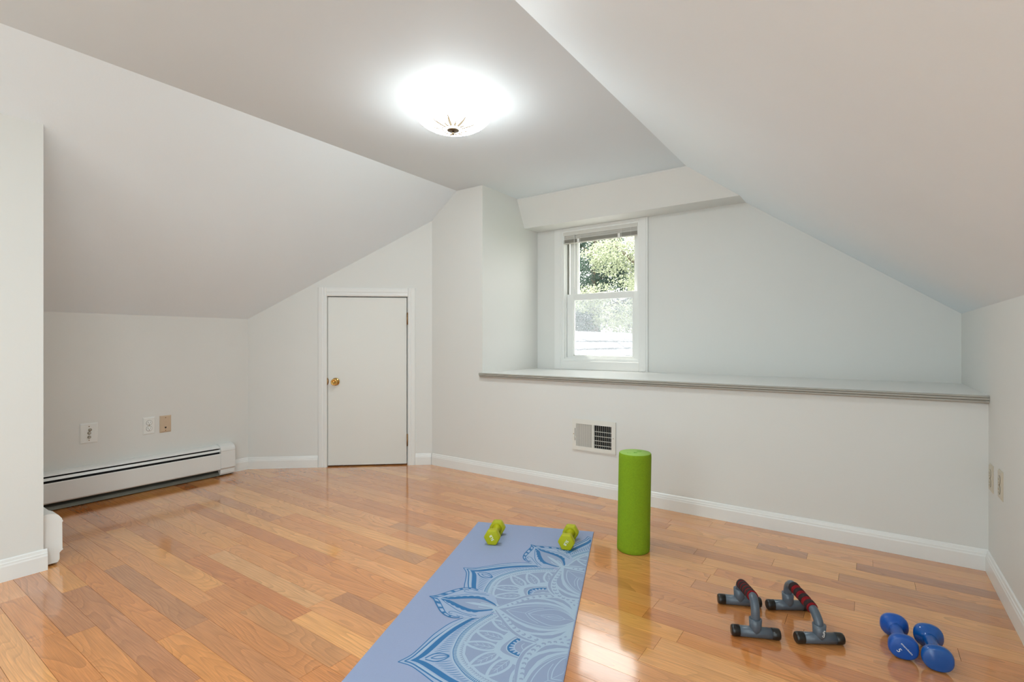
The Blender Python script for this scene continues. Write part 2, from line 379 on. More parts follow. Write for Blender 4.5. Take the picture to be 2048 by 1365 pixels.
# ledge on top of the half wall, three-step nosing
led = st(MB().box(XN + .0005, XR - .0005, 2.985, YN, 0.744, 0.766).build('ledge', M['trim']))
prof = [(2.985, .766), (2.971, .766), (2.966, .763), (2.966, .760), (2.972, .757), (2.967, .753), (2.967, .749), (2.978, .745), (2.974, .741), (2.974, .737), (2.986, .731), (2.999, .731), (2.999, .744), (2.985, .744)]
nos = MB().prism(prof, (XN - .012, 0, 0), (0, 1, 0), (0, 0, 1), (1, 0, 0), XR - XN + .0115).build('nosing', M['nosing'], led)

# baseboards
bprof = [(0, 0), (.012, 0), (.012, .062), (.010, .068), (.0095, .074), (.007, .078), (.005, .088), (.002, .092), (0, .092)]
def base(name, p0, p1, nrm):
    p0, p1 = Vector((*p0, 0)), Vector((*p1, 0)); d = (p1 - p0); L_ = d.length
    st(MB().prism(bprof, p0, (*nrm, 0), (0, 0, 1), d.normalized(), L_).build(name, M['trim']))
nd = (math.sin(DA), -math.cos(DA)); dd = (math.cos(DA), math.sin(DA))
at = lambda s: (KX + dd[0] * s, KY + dd[1] * s)
base('baseboard_half', (EX_ + .006, YB), (XR, YB), (0, -1))
base('baseboard_right', (XR, YR), (XR, YB - .012), (-1, 0))
base('baseboard_left', (XL, 1.932), (XL, KY), (1, 0))
base('baseboard_diagonal', at(.004), at(.534), nd)
base('baseboard_diagonal', at(1.299), at(DL - .006), nd)
base('baseboard_closet', (BX, YR), (BX, BY + .012), (1, 0))
base('baseboard_rear', (BX, YR), (XR, YR), (0, 1))

# ------------------------------------------------------------------ the little door
dr = st(empty('door_1', (KX, KY, 0), DA))
def dpart(mb, name, m, parent=None): return mb.build(name, m, parent or dr)
cas = [(0, 0), (.070, 0), (.070, .010), (.062, .016), (.052, .016), (.046, .012), (.040, .012), (.034, .015), (.020, .013), (.008, .011), (.003, .008), (0, .006)]  # across, proud
c1 = MB().prism(cas, (.534, 0, 0), (1, 0, 0), (0, -1, 0), (0, 0, 1), 1.434); dpart(c1, 'door_casing', M['trim'])
c2 = MB().prism([((.070 - p[0]) * .84, p[1]) for p in cas], (1.2402, 0, 0), (1, 0, 0), (0, -1, 0), (0, 0, 1), 1.434); dpart(c2, 'door_casing', M['trim'])
c3 = MB().prism(cas, (.604, 0, 1.434), (0, 0, -1), (0, -1, 0), (1, 0, 0), .636); dpart(c3, 'door_casing', M['trim'])
dpart(MB().box(DX0, DX0 + .003, 0, .1, 0, DZ).box(DX1 - .001, DX1, 0, .1, 0, DZ).box(DX0, DX1, .03, .045, DZ - .002, DZ), 'door_jamb', M['trim'])
leaf = dpart(MB().box(.6085, 1.2285, .004, .038, .010, 1.358, ch=.0015), 'door_leaf', M['door'])
kn = Matrix.Translation((.669, .004, .680)) @ Matrix.Rotation(math.radians(90), 4, 'X')
MB().lathe([(.0, 0), (.031, 0), (.031, .004), (.027, .008), (.014, .010), (.012, .022), (.017, .028), (.024, .036), (.0265, .046), (.025, .056), (.020, .061), (.016, .060), (.013, .057), (.0, .0565)], kn, 40).build('door_knob', M['brass'], leaf)
for z in (1.187, .205):
    h = MB(); h.tube([(1.2345, -.009, z - .045), (1.2345, -.009, z + .045)], .0055, 12)
    h.tube([(1.2345, -.009, z + .045), (1.2345, -.009, z + .050)], [.0062, .003], 12); h.tube([(1.2345, -.009, z - .050), (1.2345, -.009, z - .045)], [.003, .0062], 12)
    h.box(1.2300, 1.2390, -.006, .0035, z - .044, z + .044); dpart(h, 'hinge', M['oldbrass'])
    for q in (-.018, .018):
        dpart(MB().tube([(1.2345, -.009, z + q - .0006), (1.2345, -.009, z + q + .0006)], .0057, 12), 'hinge_joint', M['slot'], None)
dpart(MB().lathe([(0, 0), (.030, 0), (.030, .0015), (0, .0015)], Matrix.Translation((.603, .0012, .683)) @ Matrix.Scale(.42, 4, (1, 0, 0)) @ Matrix.Rotation(math.radians(90), 4, 'X'), 24), 'strike_plate', M['oldbrass'])

# ------------------------------------------------------------------ hardwood floor
fl = st(MB().box(-4.1, XR + .1, YR - .1, 3.88, -.06, -.024).build('floor', M['black']))
PW = 0.0826; Y0 = 0.451
pal = [(227, 153, 88), (222, 146, 82), (232, 160, 91), (220, 142, 78), (213, 136, 75), (227, 150, 82), (218, 145, 84), (235, 164, 94), (224, 152, 90)]
dark = [(210, 137, 79), (206, 129, 72), (210, 141, 88)]
rose = [(172, 120, 100)]
special = {4: [(-2.73, -1.94, (159, 106, 72))], 2: [(-2.62, -1.62, (171, 109, 75))], 1: [(-2.93, -2.22, (175, 113, 79))],
           17: [(-2.12, -1.60, (177, 121, 79))], 14: [(-1.93, -1.66, (175, 121, 78))], 9: [(-1.70, -1.40, (167, 106, 68))],
           27: [(-.44, -.235, (173, 115, 78)), (-.04, .60, (151, 92, 60))], 8: [(-2.52, -1.72, (221, 168, 108))], 6: [(-1.9, -1.35, (187, 126, 72))],
           25: [(-.1, .6, (177, 119, 75))], 28: [(-1.9, -1.3, (173, 113, 69))]}
x_lo, x_hi = -4.06, .49
pcache = {}
def plank_mesh(L_):
    L_ = round(L_, 2)
    if L_ in pcache: return pcache[L_], L_
    g = .00035; b = .00015; bh = .0008; h = .018; x = L_ / 2 - g; y = PW / 2 - g
    vs = [(-x, -y, -h), (x, -y, -h), (x, y, -h), (-x, y, -h), (-x, -y, -bh), (x, -y, -bh), (x, y, -bh), (-x, y, -bh),
          (-x + b, -y + b, 0), (x - b, -y + b, 0), (x - b, y - b, 0), (-x + b, y - b, 0)]
    fs = [(3, 2, 1, 0), (0, 1, 5, 4), (1, 2, 6, 5), (2, 3, 7, 6), (3, 0, 4, 7), (4, 5, 9, 8), (5, 6, 10, 9), (6, 7, 11, 10), (7, 4, 8, 11), (8, 9, 10, 11)]
    me = D.meshes.new('plank'); me.from_pydata(vs, [], fs); me.materials.append(M['wood']); me.update()
    pcache[L_] = me; return me, L_
rest = MB(); nplank = 0
def diag_x(y):  # the floor reaches only as far as the diagonal wall
    return -4.06 if y < KY - .1 else max(-4.06, KX + (y - KY - .15) * (EX_ - KX) / (EY_ - KY))
rows = []
n = -33
while Y0 + n * PW < YB + .02:
    rows.append(n); n += 1
for n in rows:
    yc = Y0 + (n + .5) * PW
    rng = random.Random(n * 13 + 5)
    spans = []
    spec = sorted(special.get(n, []))
    lo = diag_x(yc)
    lo = round(lo, 2); cur = lo - round(rng.uniform(0, .5), 2)
    for (a0, a1, col) in [(round(q[0], 2), round(q[1], 2), tuple(v * .5 + m_ * .5 for v, m_ in zip(q[2], (224, 154, 98)))) for q in spec] + [(x_hi, None, None)]:
        while cur < a0 - .02:
            Ln = rng.uniform(.34, 1.15)
            if a0 - (cur + Ln) < .22: Ln = a0 - cur
            if Ln > 1.4: Ln /= 2
            r_ = rng.random()
            c_ = rng.choice(dark) if r_ < .13 else rng.choice(pal)
            j = rng.uniform(-5, 5)
            Ln = round(cur + Ln, 2) - cur; spans.append((cur, cur + Ln, tuple(q + j for q in c_))); cur += Ln
        if a1 is not None: spans.append((a0, a1, col)); cur = a1
    for (s0, s1, c_) in spans:
        s0 = max(s0, lo); s1 = min(s1, x_hi)
        if s1 - s0 < .04: continue
        vis = yc > .32 and nplank < 290
        if vis:
            me, Lr = plank_mesh(s1 - s0)
            o = D.objects.new('plank', me); C.objects.link(o); o.parent = fl
            o.location = ((s0 + s1) / 2, yc, rng.uniform(-.00008, .00004)); o.color = (*lin(c_), 1); nplank += 1
            if rng.random() < .5: o.rotation_euler = (0, 0, math.pi)
        else:
            rest.box(s0 + .0005, s1 - .0005, yc - PW / 2 + .0005, yc + PW / 2 - .0005, -.018, 0)
ro = rest.build('rear_planks', M['wood'], fl); ro.color = (*lin((212, 145, 78)), 1); ro['kind'] = 'stuff'

# ------------------------------------------------------------------ window
YV = YN
wn = st(empty('window_1', ((WX0 + WX1) / 2, YN, WZ0)))
def wpart(mb, name, m, parent=None):
    o = mb.build(name, m, parent or wn)
    if parent is None or parent == wn: o.location = (-(WX0 + WX1) / 2, -YN, -WZ0)
    return o
cw = .072; cy0, cy1 = YN - .016, YN
# casing boards: right leg runs down to the ledge, picture-frame elsewhere
def casing(x0, x1, z0, z1, vert=True):
    m = MB(); m.box(x0, x1, cy0 + .004, cy1, z0, z1, ch=.002)
    if vert:
        m.box(x0 + .014, x1 - .014, cy0 + .001, cy0 + .006, z0 + .001, z1 - .001, ch=.002)
    else:
        pass
    return m
wpart(casing(WX1, WX1 + cw, .767, 1.96), 'window_casing', M['trim'])
wpart(casing(WX0 - cw, WX0, .767, 1.96), 'window_casing', M['trim'])
wpart(casing(WX0, WX1, .767, WZ0, False), 'window_casing', M['trim'])
wpart(MB().box(WX0, WX1, cy0 + .004, cy1, WZ1, 1.9595, ch=.002), 'window_casing', M['trim'])
wpart(MB().box(WX1 + .045, WX1 + .085, YN - .03, YN - .016, .767, .772), 'corner_block', M['trim'])
# vinyl frame lining the opening
f = MB(); d0, d1 = YN - .004, YN + .125
f.box(WX0, WX0 + .020, d0, d1, WZ0, WZ1); f.box(WX1 - .014, WX1, d0, d1, WZ0, WZ1)
f.box(WX0 + .020, WX1 - .014, d0, d1, WZ1 - .018, WZ1); f.box(WX0 + .020, WX1 - .014, d0, d1, WZ0, WZ0 + .020)
f.box(WX0 + .019, WX0 + .030, YN + .018, YN + .024, WZ0 + .019, WZ1 - .017); f.box(WX0 + .019, WX0 + .034, YN + .062, YN + .070, WZ0 + .019, WZ1 - .017)
f.box(WX1 - .024, WX1 - .013, YN + .018, YN + .024, WZ0 + .019, WZ1 - .017)
f.box(WX0 + .019, WX1 - .013, YN + .010, YN + .017, WZ0 + .019, WZ0 + .030)
wpart(f, 'window_frame', M['vinyl'])
# lower sash, nearer the room
def sash(name, x0, x1, z0, z1, y0, sl, sr, sb, stp, m):
    q = MB(); y1 = y0 + .032
    q.box(x0, x0 + sl, y0, y1, z0, z1, ch=.002); q.box(x1 - sr, x1, y0, y1, z0, z1, ch=.002)
    q.box(x0 + sl - .001, x1 - sr + .001, y0, y1, z0, z0 + sb, ch=.002); q.box(x0 + sl - .001, x1 - sr + .001, y0, y1, z1 - stp, z1, ch=.002)
    e = .006
    q.box(x0 + sl, x0 + sl + e, y0 + .010, y1 - .006, z0 + sb, z1 - stp); q.box(x1 - sr - e, x1 - sr, y0 + .010, y1 - .006, z0 + sb, z1 - stp)
    q.box(x0 + sl, x1 - sr, y0 + .010, y1 - .006, z0 + sb, z0 + sb + e)
    s_ = wpart(q, name, m)
    MB().box(x0 + sl, x1 - sr, y0 + .015, y0 + .018, z0 + sb, z1 - stp).build('pane', M['glass'], s_)
    return s_
ls = sash('lower_sash', WX0 + .030, WX1 - .016, WZ0 + .022, 1.402, YN + .026, .060, .048, .022, .052, M['vinyl'])
us = sash('upper_sash', WX0 + .036, WX1 - .018, 1.372, WZ1 - .02, YN + .072, .072, .048, .030, .045, M['vinyl'])
MB().box(-1.81, -1.75, YN + .030, YN + .052, 1.402, 1.410, ch=.002).build('sash_lock', M['vinyl'], ls)
wpart(MB().box(WX0 + .03, WX1 - .02, YN + .118, YN + .119, WZ0 + .02, 1.40), 'insect_screen', M['screen'])
# little bead of the sash guide seen on the left jamb
wpart(MB().box(WX0 + .026, WX0 + .031, YN + .050, YN + .056, 1.40, 1.84), 'balance_guide', M['steel'])

# ------------------------------------------------------------------ raised aluminium blind
bl = tag(empty('window_blind', ((WX0 + WX1) / 2, YN + .004, 1.932)), 'raised mini blind with stacked grey slats at the top of the window', 'blind')
bw = (WX1 - WX0) / 2 - .010
def bpart(mb, name, m, parent=None): return mb.build(name, m, parent or bl)
bpart(MB().box(-bw, bw, -.010, .014, -.032, -.004, ch=.002), 'headrail', M['blind'])
bpart(MB().box(-bw, bw, -.012, -.008, -.0345, -.0305), 'headrail_lip', M['cord'])
for i in range(2):
    sx = MB(); z = -.040 - i * .016
    sx.prism([(-.012, 0), (0, .004), (.012, 0), (.012, -.0012), (0, .0028), (-.012, -.0012)], (-bw + .004, 0.002, z), (0, .25, .97), (0, .97, -.25), (1, 0, 0), 2 * bw - .008)
    bpart(sx, 'slat', M['blind'])
for i in range(9):
    sx = MB(); z = -.069 - i * .0028
    sx.prism([(-.0125, 0), (0, .0022), (.0125, 0), (.0125, -.0012), (0, .0010), (-.0125, -.0012)], (-bw + .004, 0.002, z), (0, 1, 0), (0, 0, 1), (1, 0, 0), 2 * bw - .008)
    bpart(sx, 'slat', M['slat'])
bpart(MB().box(-bw + .003, bw - .003, -.010, .014, -.103, -.0945, ch=.002), 'bottom_rail', M['slat'])
for sx_ in (-bw + .145, bw - .155):
    bpart(MB().box(sx_ - .010, sx_ + .010, -.0125, -.0115, -.105, -.070), 'ladder_tape', M['cord'])
    bpart(MB().tube([(sx_ + .02, -.0135, -.03), (sx_ + .02, -.0135, -.118)], .0013, 6), 'lift_cord', M['cord'])
bpart(MB().tube([(-bw + .11, -.016, -.030), (-bw + .11, -.0165, -.34), (-bw + .112, -.016, -.545)], .0032, 8), 'tilt_wand', M['cord'])
bpart(MB().tube(catmull([(bw - .055, -.014, -.030), (bw - .05, -.014, -.5), (bw - .045, -.014, -.85), (bw - .035, -.014, -1.04)], 5), .0009, 5), 'pull_cord', M['cord'])

# ------------------------------------------------------------------ baseboard heaters
def heater(root, ln, caps):
    """local x along the wall, local -y into the room"""
    P_ = lambda m, n_, mat_: m.build(n_, mat_, root)
    back = [(0, .020), (0, .228), (.030, .228), (.046, .222), (.055, .214), (.057, .209), (.054, .209), (.051, .213), (.044, .218), (.030, .224), (.004, .224), (.004, .020)]
    P_(MB().prism(back, (.004, 0, 0), (0, -1, 0), (0, 0, 1), (1, 0, 0), ln - .008), 'back_plate', M['enamel'])
    P_(MB().box(.004, ln - .004, -.046, -.006, .045, .200), 'heating_element', M['black'])
    P_(MB().prism([(.050, .198), (.058, .183), (.061, .184), (.053, .199)], (.004, 0, 0), (0, -1, 0), (0, 0, 1), (1, 0, 0), ln - .008), 'damper', M['enamel'])
    P_(MB().prism([(.058, .166), (.064, .170), (.067, .166), (.067, .056), (.060, .048), (.057, .050), (.063, .058), (.063, .170)], (.004, 0, 0), (0, -1, 0), (0, 0, 1), (1, 0, 0), ln - .008), 'front_panel', M['enamel'])
    P_(MB().prism([(.006, .045), (.034, .020), (.050, .004), (.052, .006), (.036, .024), (.008, .049)], (.004, 0, 0), (0, -1, 0), (0, 0, 1), (1, 0, 0), ln - .008), 'bottom_tray', M['steel'])
    cap = [(0, .010), (0, .233), (.020, .233), (.040, .230), (.056, .221), (.068, .203), (.071, .190), (.069, .184), (.070, .062), (.060, .052), (.060, .022), (.054, .010)]
    for x0, x1 in caps:
        c = P_(MB().prism(cap, (x0, 0, 0), (0, -1, 0), (0, 0, 1), (1, 0, 0), x1 - x0), 'end_cap', M['enamel'])
        MB().prism([(.066, .190), (.0722, .192), (.0722, .187), (.068, .185)], (x0 + .0012, 0, 0), (0, -1, 0), (0, 0, 1), (1, 0, 0), x1 - x0 - .0024).build('cap_crease', M['enamel'], c)
        MB().prism([(.060, .0565), (.0722, .0645), (.0722, .061), (.060, .052)], (x0 + .0012, 0, 0), (0, -1, 0), (0, 0, 1), (1, 0, 0), x1 - x0 - .0024).build('cap_crease', M['enamel'], c)
h1 = tag(empty('baseboard_heater', (XL, BY + .05, 0), math.radians(90)), 'long white baseboard heater with black slots on the low left wall', 'heater')
heater(h1, 1.93 - BY - .05, [(1.826 - BY - .05, 1.93 - BY - .05)])
h2 = tag(empty('baseboard_heater', (-2.975, BY, 0), math.radians(180)), 'short baseboard heater end seen in profile beside the near white wall end', 'heater')
heater(h2, .90, [(0, .09)])

# ------------------------------------------------------------------ wall plates and floor register
def plate(name, root, w_, h_, m, th=.006):
    x, z, c = w_ / 2, h_ / 2, .006
    vs = [(-x, 0, -z), (x, 0, -z), (x, 0, z), (-x, 0, z), (-x, -.002, -z), (x, -.002, -z), (x, -.002, z), (-x, -.002, z),
          (-x + c, -th, -z + c), (x - c, -th, -z + c), (x - c, -th, z - c), (-x + c, -th, z - c)]
    fs = [(3, 2, 1, 0), (0, 1, 5, 4), (1, 2, 6, 5), (2, 3, 7, 6), (3, 0, 4, 7), (4, 5, 9, 8), (5, 6, 10, 9), (6, 7, 11, 10), (7, 4, 8, 11), (8, 9, 10, 11)]
    return MB().add(vs, fs).build(name, m, root)
def disc(root, x, z, r, y, m, name, t=.0015):
    return MB().lathe([(0, 0), (r, 0), (r * .9, t), (0, t)], Matrix.Translation((x, y, z)) @ Matrix.Rotation(math.radians(90), 4, 'X'), 16).build(name, m, root)
RL = math.radians(90)    # plates on the left wall: local x = +Y, local -y = +X
cp = tag(empty('coax_plate', (XL, 1.068, .428), RL), 'oversized white wall plate with three metal coax jacks in a column', 'wall plate')
plate('cover_plate', cp, .090, .126, M['platew'])
for i, z in enumerate((.021, .001, -.024)):
    j = Matrix.Translation((.004 if i == 0 else 0, -.006, z)) @ Matrix.Rotation(math.radians(90), 4, 'X')
    MB().lathe([(0, 0), (.0095, 0), (.0095, .003), (.0062, .0035), (.0058, .012), (.003, .0125), (0, .0115)], j, 6 * 3).build('coax_jack', M['nickel'], cp)
for z in (.042, -.044): disc(cp, 0, z, .003, -.006, M['oldbrass'], 'screw')
def duplex(root, m, slots=M['slot']):
    plate('cover_plate', root, .072, .115, m)
    for z in (.0195, -.0195):
        r_ = MB().lathe([(0, 0), (.0165, 0), (.0165, .0018), (.0155, .0024), (0, .0024)], Matrix.Translation((0, -.006, z)) @ Matrix.Rotation(math.radians(90), 4, 'X'), 28).build('receptacle', m, root)
        MB().lathe([(.0178, 0), (.0178, .0006), (.0166, .0006), (.0166, 0)], Matrix.Translation((0, -.006, z)) @ Matrix.Rotation(math.radians(90), 4, 'X'), 28).build('receptacle_gap', M['slot'], r_)
        MB().box(-.0072, -.0052, -.0088, -.0080, z - .001, z + .008).box(.0052, .0072, -.0088, -.0080, z, z + .007).build('blade_slot', slots, r_)
        MB().lathe([(0, 0), (.0026, 0), (.0026, .0006), (0, .0006)], Matrix.Translation((0, -.0083, z - .009)) @ Matrix.Rotation(math.radians(90), 4, 'X'), 12).build('ground_hole', slots, r_)
    disc(root, 0, 0, .0028, -.006, M['oldbrass'], 'screw')
o1 = tag(empty('wall_outlet', (XL, 1.391, .431), RL), 'white duplex outlet on the left wall beside the beige phone plate', 'outlet'); duplex(o1, M['platew'])
ph = tag(empty('phone_plate', (XL, 1.489, .431), RL), 'beige phone jack plate above the long heater', 'wall plate')
plate('cover_plate', ph, .070, .116, M['plateb'])
MB().box(-.0055, .0055, -.0068, -.0058, -.028, -.020).box(-.0025, .0025, -.0068, -.0058, -.032, -.028).build('phone_jack', M['slot'], ph)
MB().box(-.010, .010, -.0066, -.0058, -.002, .026).build('blank_insert', M['plateb'], ph)
for z in (.043, -.045): disc(ph, 0, z, .003, -.006, M['oldbrass'], 'screw')
o2 = tag(empty('wall_outlet', (XR, 2.925, .420), -RL), 'ivory wall outlet on the right wall nearest the half wall corner', 'outlet'); duplex(o2, M['platei'], M['oldbrass'])
o3 = tag(empty('wall_outlet', (XR, 2.742, .434), -RL), 'ivory wall outlet on the right wall, farther from the half wall corner', 'outlet'); duplex(o3, M['platei'], M['oldbrass'])

vt = tag(empty('air_vent', (-1.4565, YB, .385)), 'white metal air register with louvers low on the half wall', 'vent')
vw, vh = .1535, .101
fr = MB()
for (x0, x1, z0, z1) in ((-vw, -vw + .028, -vh, vh), (vw - .028, vw, -vh, vh), (-vw + .028, vw - .028, vh - .028, vh), (-vw + .028, vw - .028, -vh, -vh + .026), (-.008, .004, -vh + .026, vh - .028)):
    fr.box(x0, x1, -.009, -.001, z0, z1)
fr.prism([(-.001, 0), (-.009, .004), (-.009, .0), (-.001, -.003)], (-vw, 0, vh), (0, 1, 0), (0, 0, 1), (1, 0, 0), 2 * vw)
fr.prism([(-.001, 0), (-.009, -.0), (-.009, .004), (-.001, .003)], (-vw, 0, -vh - .003), (0, 1, 0), (0, 0, 1), (1, 0, 0), 2 * vw)
fr.build('face_frame', M['vent'], vt)
MB().box(-vw + .02, vw - .02, -.0012, -.0004, -vh + .02, vh - .02).build('duct_opening', M['ventdark'], vt)
for i in range(9):
    x = -.1195 + i * .0133
    MB().box(-.0056, .0056, -.0004, .0004, -.075, .073, Matrix.Translation((x, -.0052, 0)) @ Matrix.Rotation(math.radians(20), 4, 'Z')).build('louver', M['slat'], vt)
    x = .0095 + i * .0133
    MB().box(-.0038, .0038, -.0004, .0004, -.075, .073, Matrix.Translation((x, -.0062, 0)) @ Matrix.Rotation(math.radians(106), 4, 'Z')).build('louver', M['vent'], vt)
for i in range(4):
    z = .032 - i * .0295
    MB().box(.002, .127, -.0035, -.0018, z - .0018, z + .0018).build('cross_bar', M['vent'], vt)
MB().box(-.1345, -.1315, -.0098, -.0088, -.040, .042).build('lever_slot', M['slot'], vt)
MB().box(-.144, -.132, -.016, -.009, -.022, -.012, ch=.001).build('lever', M['vent'], vt)
for x, z in ((-.143, .003), (.139, 0)): disc(vt, x, z, .0028, -.009, M['oldbrass'], 'screw')

# ------------------------------------------------------------------ ceiling light
LX, LY = -1.688, 1.893
lp = tag(empty('ceiling_light', (LX, LY, HC)), 'shallow round glass ceiling light with etched sunburst, switched on', 'ceiling light')
MB().lathe([(0, 0), (.10, 0), (.10, -.012), (.09, -.016), (0, -.016)], None, 40).build('canopy', M['trim'], lp)
bowl = [(.188, -.062), (.178, -.076), (.160, -.092), (.135, -.107), (.105, -.118), (.07, -.126), (.035, -.130), (0.004, -.131)]
inner = [(r * .985, z + .004) for r, z in bowl[::-1]]
bm_ = MB().lathe(bowl + inner + [(.188, -.062)], None, 64); bm_.f = bm_.f[:-2]; bm_.sm = bm_.sm[:-2]
shade = bm_.build('glass_shade', M['lamp'], lp)
shade.data.materials.append(M['frost'])
for i_, p_ in enumerate(shade.data.polygons):
    if i_ >= (len(bowl) - 1) * 64: p_.material_index = 1
MB().lathe([(0, -.131), (.031, -.131), (.030, -.134), (.010, -.137), (0, -.137)], None, 28).build('finial_plate', M['bronze'], lp)
MB().lathe([(0, -.136), (.006, -.136), (.005, -.142), (.008, -.146), (.0075, -.151), (.003, -.156), (0, -.157)], None, 16).build('finial', M['bronze'], lp)
MB().tube([(0, 0, -.016), (0, 0, -.131)], .004, 8).build('stem', M['bronze'], lp)
for k in range(6):
    an = math.radians(18 + 60 * k)
    MB().lathe([(0, 0), (.003, 0), (.003, -.003), (0, -.003)], Matrix.Translation((.170 * math.cos(an), .170 * math.sin(an), -.0835)), 8).build('glass_stud', M['nickel'], lp)
for k in range(3):
    an = math.radians(40 + 120 * k)
    MB().lathe([(0, -.03), (.010, -.03), (.017, -.045), (.018, -.056), (.012, -.068), (0, -.072)], Matrix.Translation((.075 * math.cos(an), .075 * math.sin(an), 0)), 12).build('bulb', M['bulb'], lp)
    L_ = light('bulb_light', 'POINT', (0, 0, 0), 0.8, (.97, .98, .98), shadow_soft_size=.03)
    L_.parent = lp; L_.location = (.115 * math.cos(an), .115 * math.sin(an), -.05)

# ------------------------------------------------------------------ foam roller
rl = tag(empty('foam_roller', (-.923, 2.330, 0)), 'tall lime green foam roller standing upright on the oak floor', 'foam roller')
RH = .467
prof_r = [(0, 0), (.072, 0), (.0765, .004), (.0775, .02), (.0765, .15), (.0765, RH - .02), (.0755, RH - .004), (.0735, RH - .001)]
b_ = MB().lathe(prof_r, None, 72)
b_.v = [(x + z * .016, y + z * .008, z) for x, y, z in b_.v]
b_.build('roller_body', M['foam'], rl)
t_ = MB().lathe([(0, RH - .002), (.0735, RH - .002), (.0725, RH + .0006), (0, RH + .0006)], None, 72)
t_.v = [(x + z * .016, y + z * .008, z) for x, y, z in t_.v]
M['foamemb'] = mat('embossed_foam', (146, 190, 92), 0.8, spec=0.2, noise=0.05)
top = t_.build('roller_end', M['foamtop'], rl)
em = MB()
for (px_, py_, r_) in ((.010, .030, .011), (.006, -.006, .009)):
    ring = [(px_ + .0075 + r_ * math.cos(i / 12 * 6.283), py_ + r_ * .8 * math.sin(i / 12 * 6.283), RH + .0012) for i in range(13)]
    em.tube(ring, .0013, 6)
em.tube([(-.018, -.035, RH + .0012), (-.002, -.030, RH + .0012)], .0012, 6)
em.build('embossed_mark', M['foamemb'], top)

# ------------------------------------------------------------------ yoga mat with printed mandala
MW, ML, MT = .632, 1.73, .005
mo, mwv, mlv = Vector((-1.760, 2.181, 0)), Vector((.929, .370, 0)).normalized(), Vector((.370, -.929, 0)).normalized()
mroot = tag(empty('yoga_mat', mo, math.atan2(mwv.y, mwv.x)), 'blue yoga mat with a printed mandala unrolled on the floor', 'yoga mat')
# local frame: x = across the mat (left to right), y = away from the camera (0 at far edge, negative towards camera)
MB().box(0, MW, -ML, 0, .0003, MT, ch=.0012).build('mat_body', M['matblue'], mroot)
MC = (90., 88.)
layers = {}
def clip_poly(poly):
    for (ax, lim, sgn) in ((0, MW * 100 - .4, 1), (0, .2, -1), (1, .2, -1), (1, ML * 100 - .3, 1)):
        out = []
        for i in range(len(poly)):
            p, q = poly[i - 1], poly[i]
            ip = (p[ax] - lim) * sgn <= 0; iq = (q[ax] - lim) * sgn <= 0
            if ip != iq:
                t = (lim - p[ax]) / (q[ax] - p[ax]); out.append((p[0] + (q[0] - p[0]) * t, p[1] + (q[1] - p[1]) * t))
            if iq: out.append(q)
        poly = out
        if len(poly) < 3: return []
    return poly
class Print:
    def __init__(s): s.z = MT + .00012; s.A = 0; s.skew = 0; s.lay = {}
    def xf(s, p):
        u, w_ = p[0], p[1] + s.skew * (p[0] - 30)
        a_ = math.radians(s.A); ex = (-math.cos(a_), math.sin(a_)); nx = (-math.sin(a_), -math.cos(a_))
        return (MC[0] + ex[0] * u + nx[0] * w_, MC[1] + ex[1] * u + nx[1] * w_)
    def emit(s, col, tri):
        t = clip_poly(tri)
        if t:
            vs, fs = s.lay.setdefault(col, ([], [])); n0 = len(vs)
            vs += [(p[0] / 100, -p[1] / 100, s.z) for p in t]; fs.append(tuple(range(n0, n0 + len(t))))
    def stroke(s, col, pts, wd, mirror=True, smooth=5, taper=False):
        for sg in ((1, -1) if mirror else (1,)):
            s.z += 5e-7
            P_ = [Vector((p[0], p[1] * sg)) for p in pts]
            if smooth > 1 and len(P_) > 2: P_ = catmull([(p.x, p.y, 0) for p in P_], smooth); P_ = [Vector((p.x, p.y)) for p in P_]
            L_ = []; R_ = []
            for i, p in enumerate(P_):
                t = P_[min(i + 1, len(P_) - 1)] - P_[max(i - 1, 0)]
                if t.length < 1e-6: t = Vector((1, 0))
                t.normalize(); nn = Vector((-t.y, t.x)); h = wd / 2
                if taper: h *= .35 + .65 * math.sin(math.pi * i / (len(P_) - 1))
                L_.append(s.xf(p + nn * h)); R_.append(s.xf(p - nn * h))
            for i in range(len(P_) - 1): s.emit(col, [L_[i], L_[i + 1], R_[i + 1], R_[i]])
    def fill(s, col, pts, mirror=False, smooth=1, both=False):
        for sg in ((1, -1) if both else (1,)):
            s.z += 5e-7
            half = [(p[0], p[1] * sg) for p in pts]
            if smooth > 1: half = [(p.x, p.y) for p in catmull([(a_[0], a_[1], 0) for a_ in half], smooth)]
            poly = half + [(p[0], -p[1]) for p in reversed(half)] if mirror else half
            V3 = [Vector((*s.xf(p), 0)) for p in poly]
            for t in tessellate_polygon([V3]): s.emit(col, [(V3[i].x, V3[i].y) for i in t])
    def up(s): s.z += .000002
P = Print()
lerp = lambda a_, b_, t: (a_[0] + (b_[0] - a_[0]) * t, a_[1] + (b_[1] - a_[1]) * t)
def along(pts, n_):
    q = [Vector((p[0], p[1])) for p in pts]; d = [0]
    for i in range(1, len(q)): d.append(d[-1] + (q[i] - q[i - 1]).length)
    out = []
    for k in range(n_):
        t = d[-1] * k / (n_ - 1); i = max(j for j in range(len(d)) if d[j] <= t + 1e-9); i = min(i, len(q) - 2)
        f_ = (t - d[i]) / max(1e-9, d[i + 1] - d[i]); v = q[i].lerp(q[i + 1], f_); out.append((v.x, v.y))
    return out
def sm2(pts, n_=5): return [(p.x, p.y) for p in catmull([(a_[0], a_[1], 0) for a_ in pts], n_)]
outer1 = [(85.5, 0), (81.7, 2.6), (78.5, 6.6), (75, 11.6), (73, 14), (68.7, 18.2), (64.9, 20.5), (59.5, 22.6), (54, 23.8)]
second = [(83.5, 0), (81, 1.8), (77.4, 6.2), (74.2, 10.2), (70.5, 13.9), (65.8, 17.9), (61.6, 20.6), (56, 22.8)]
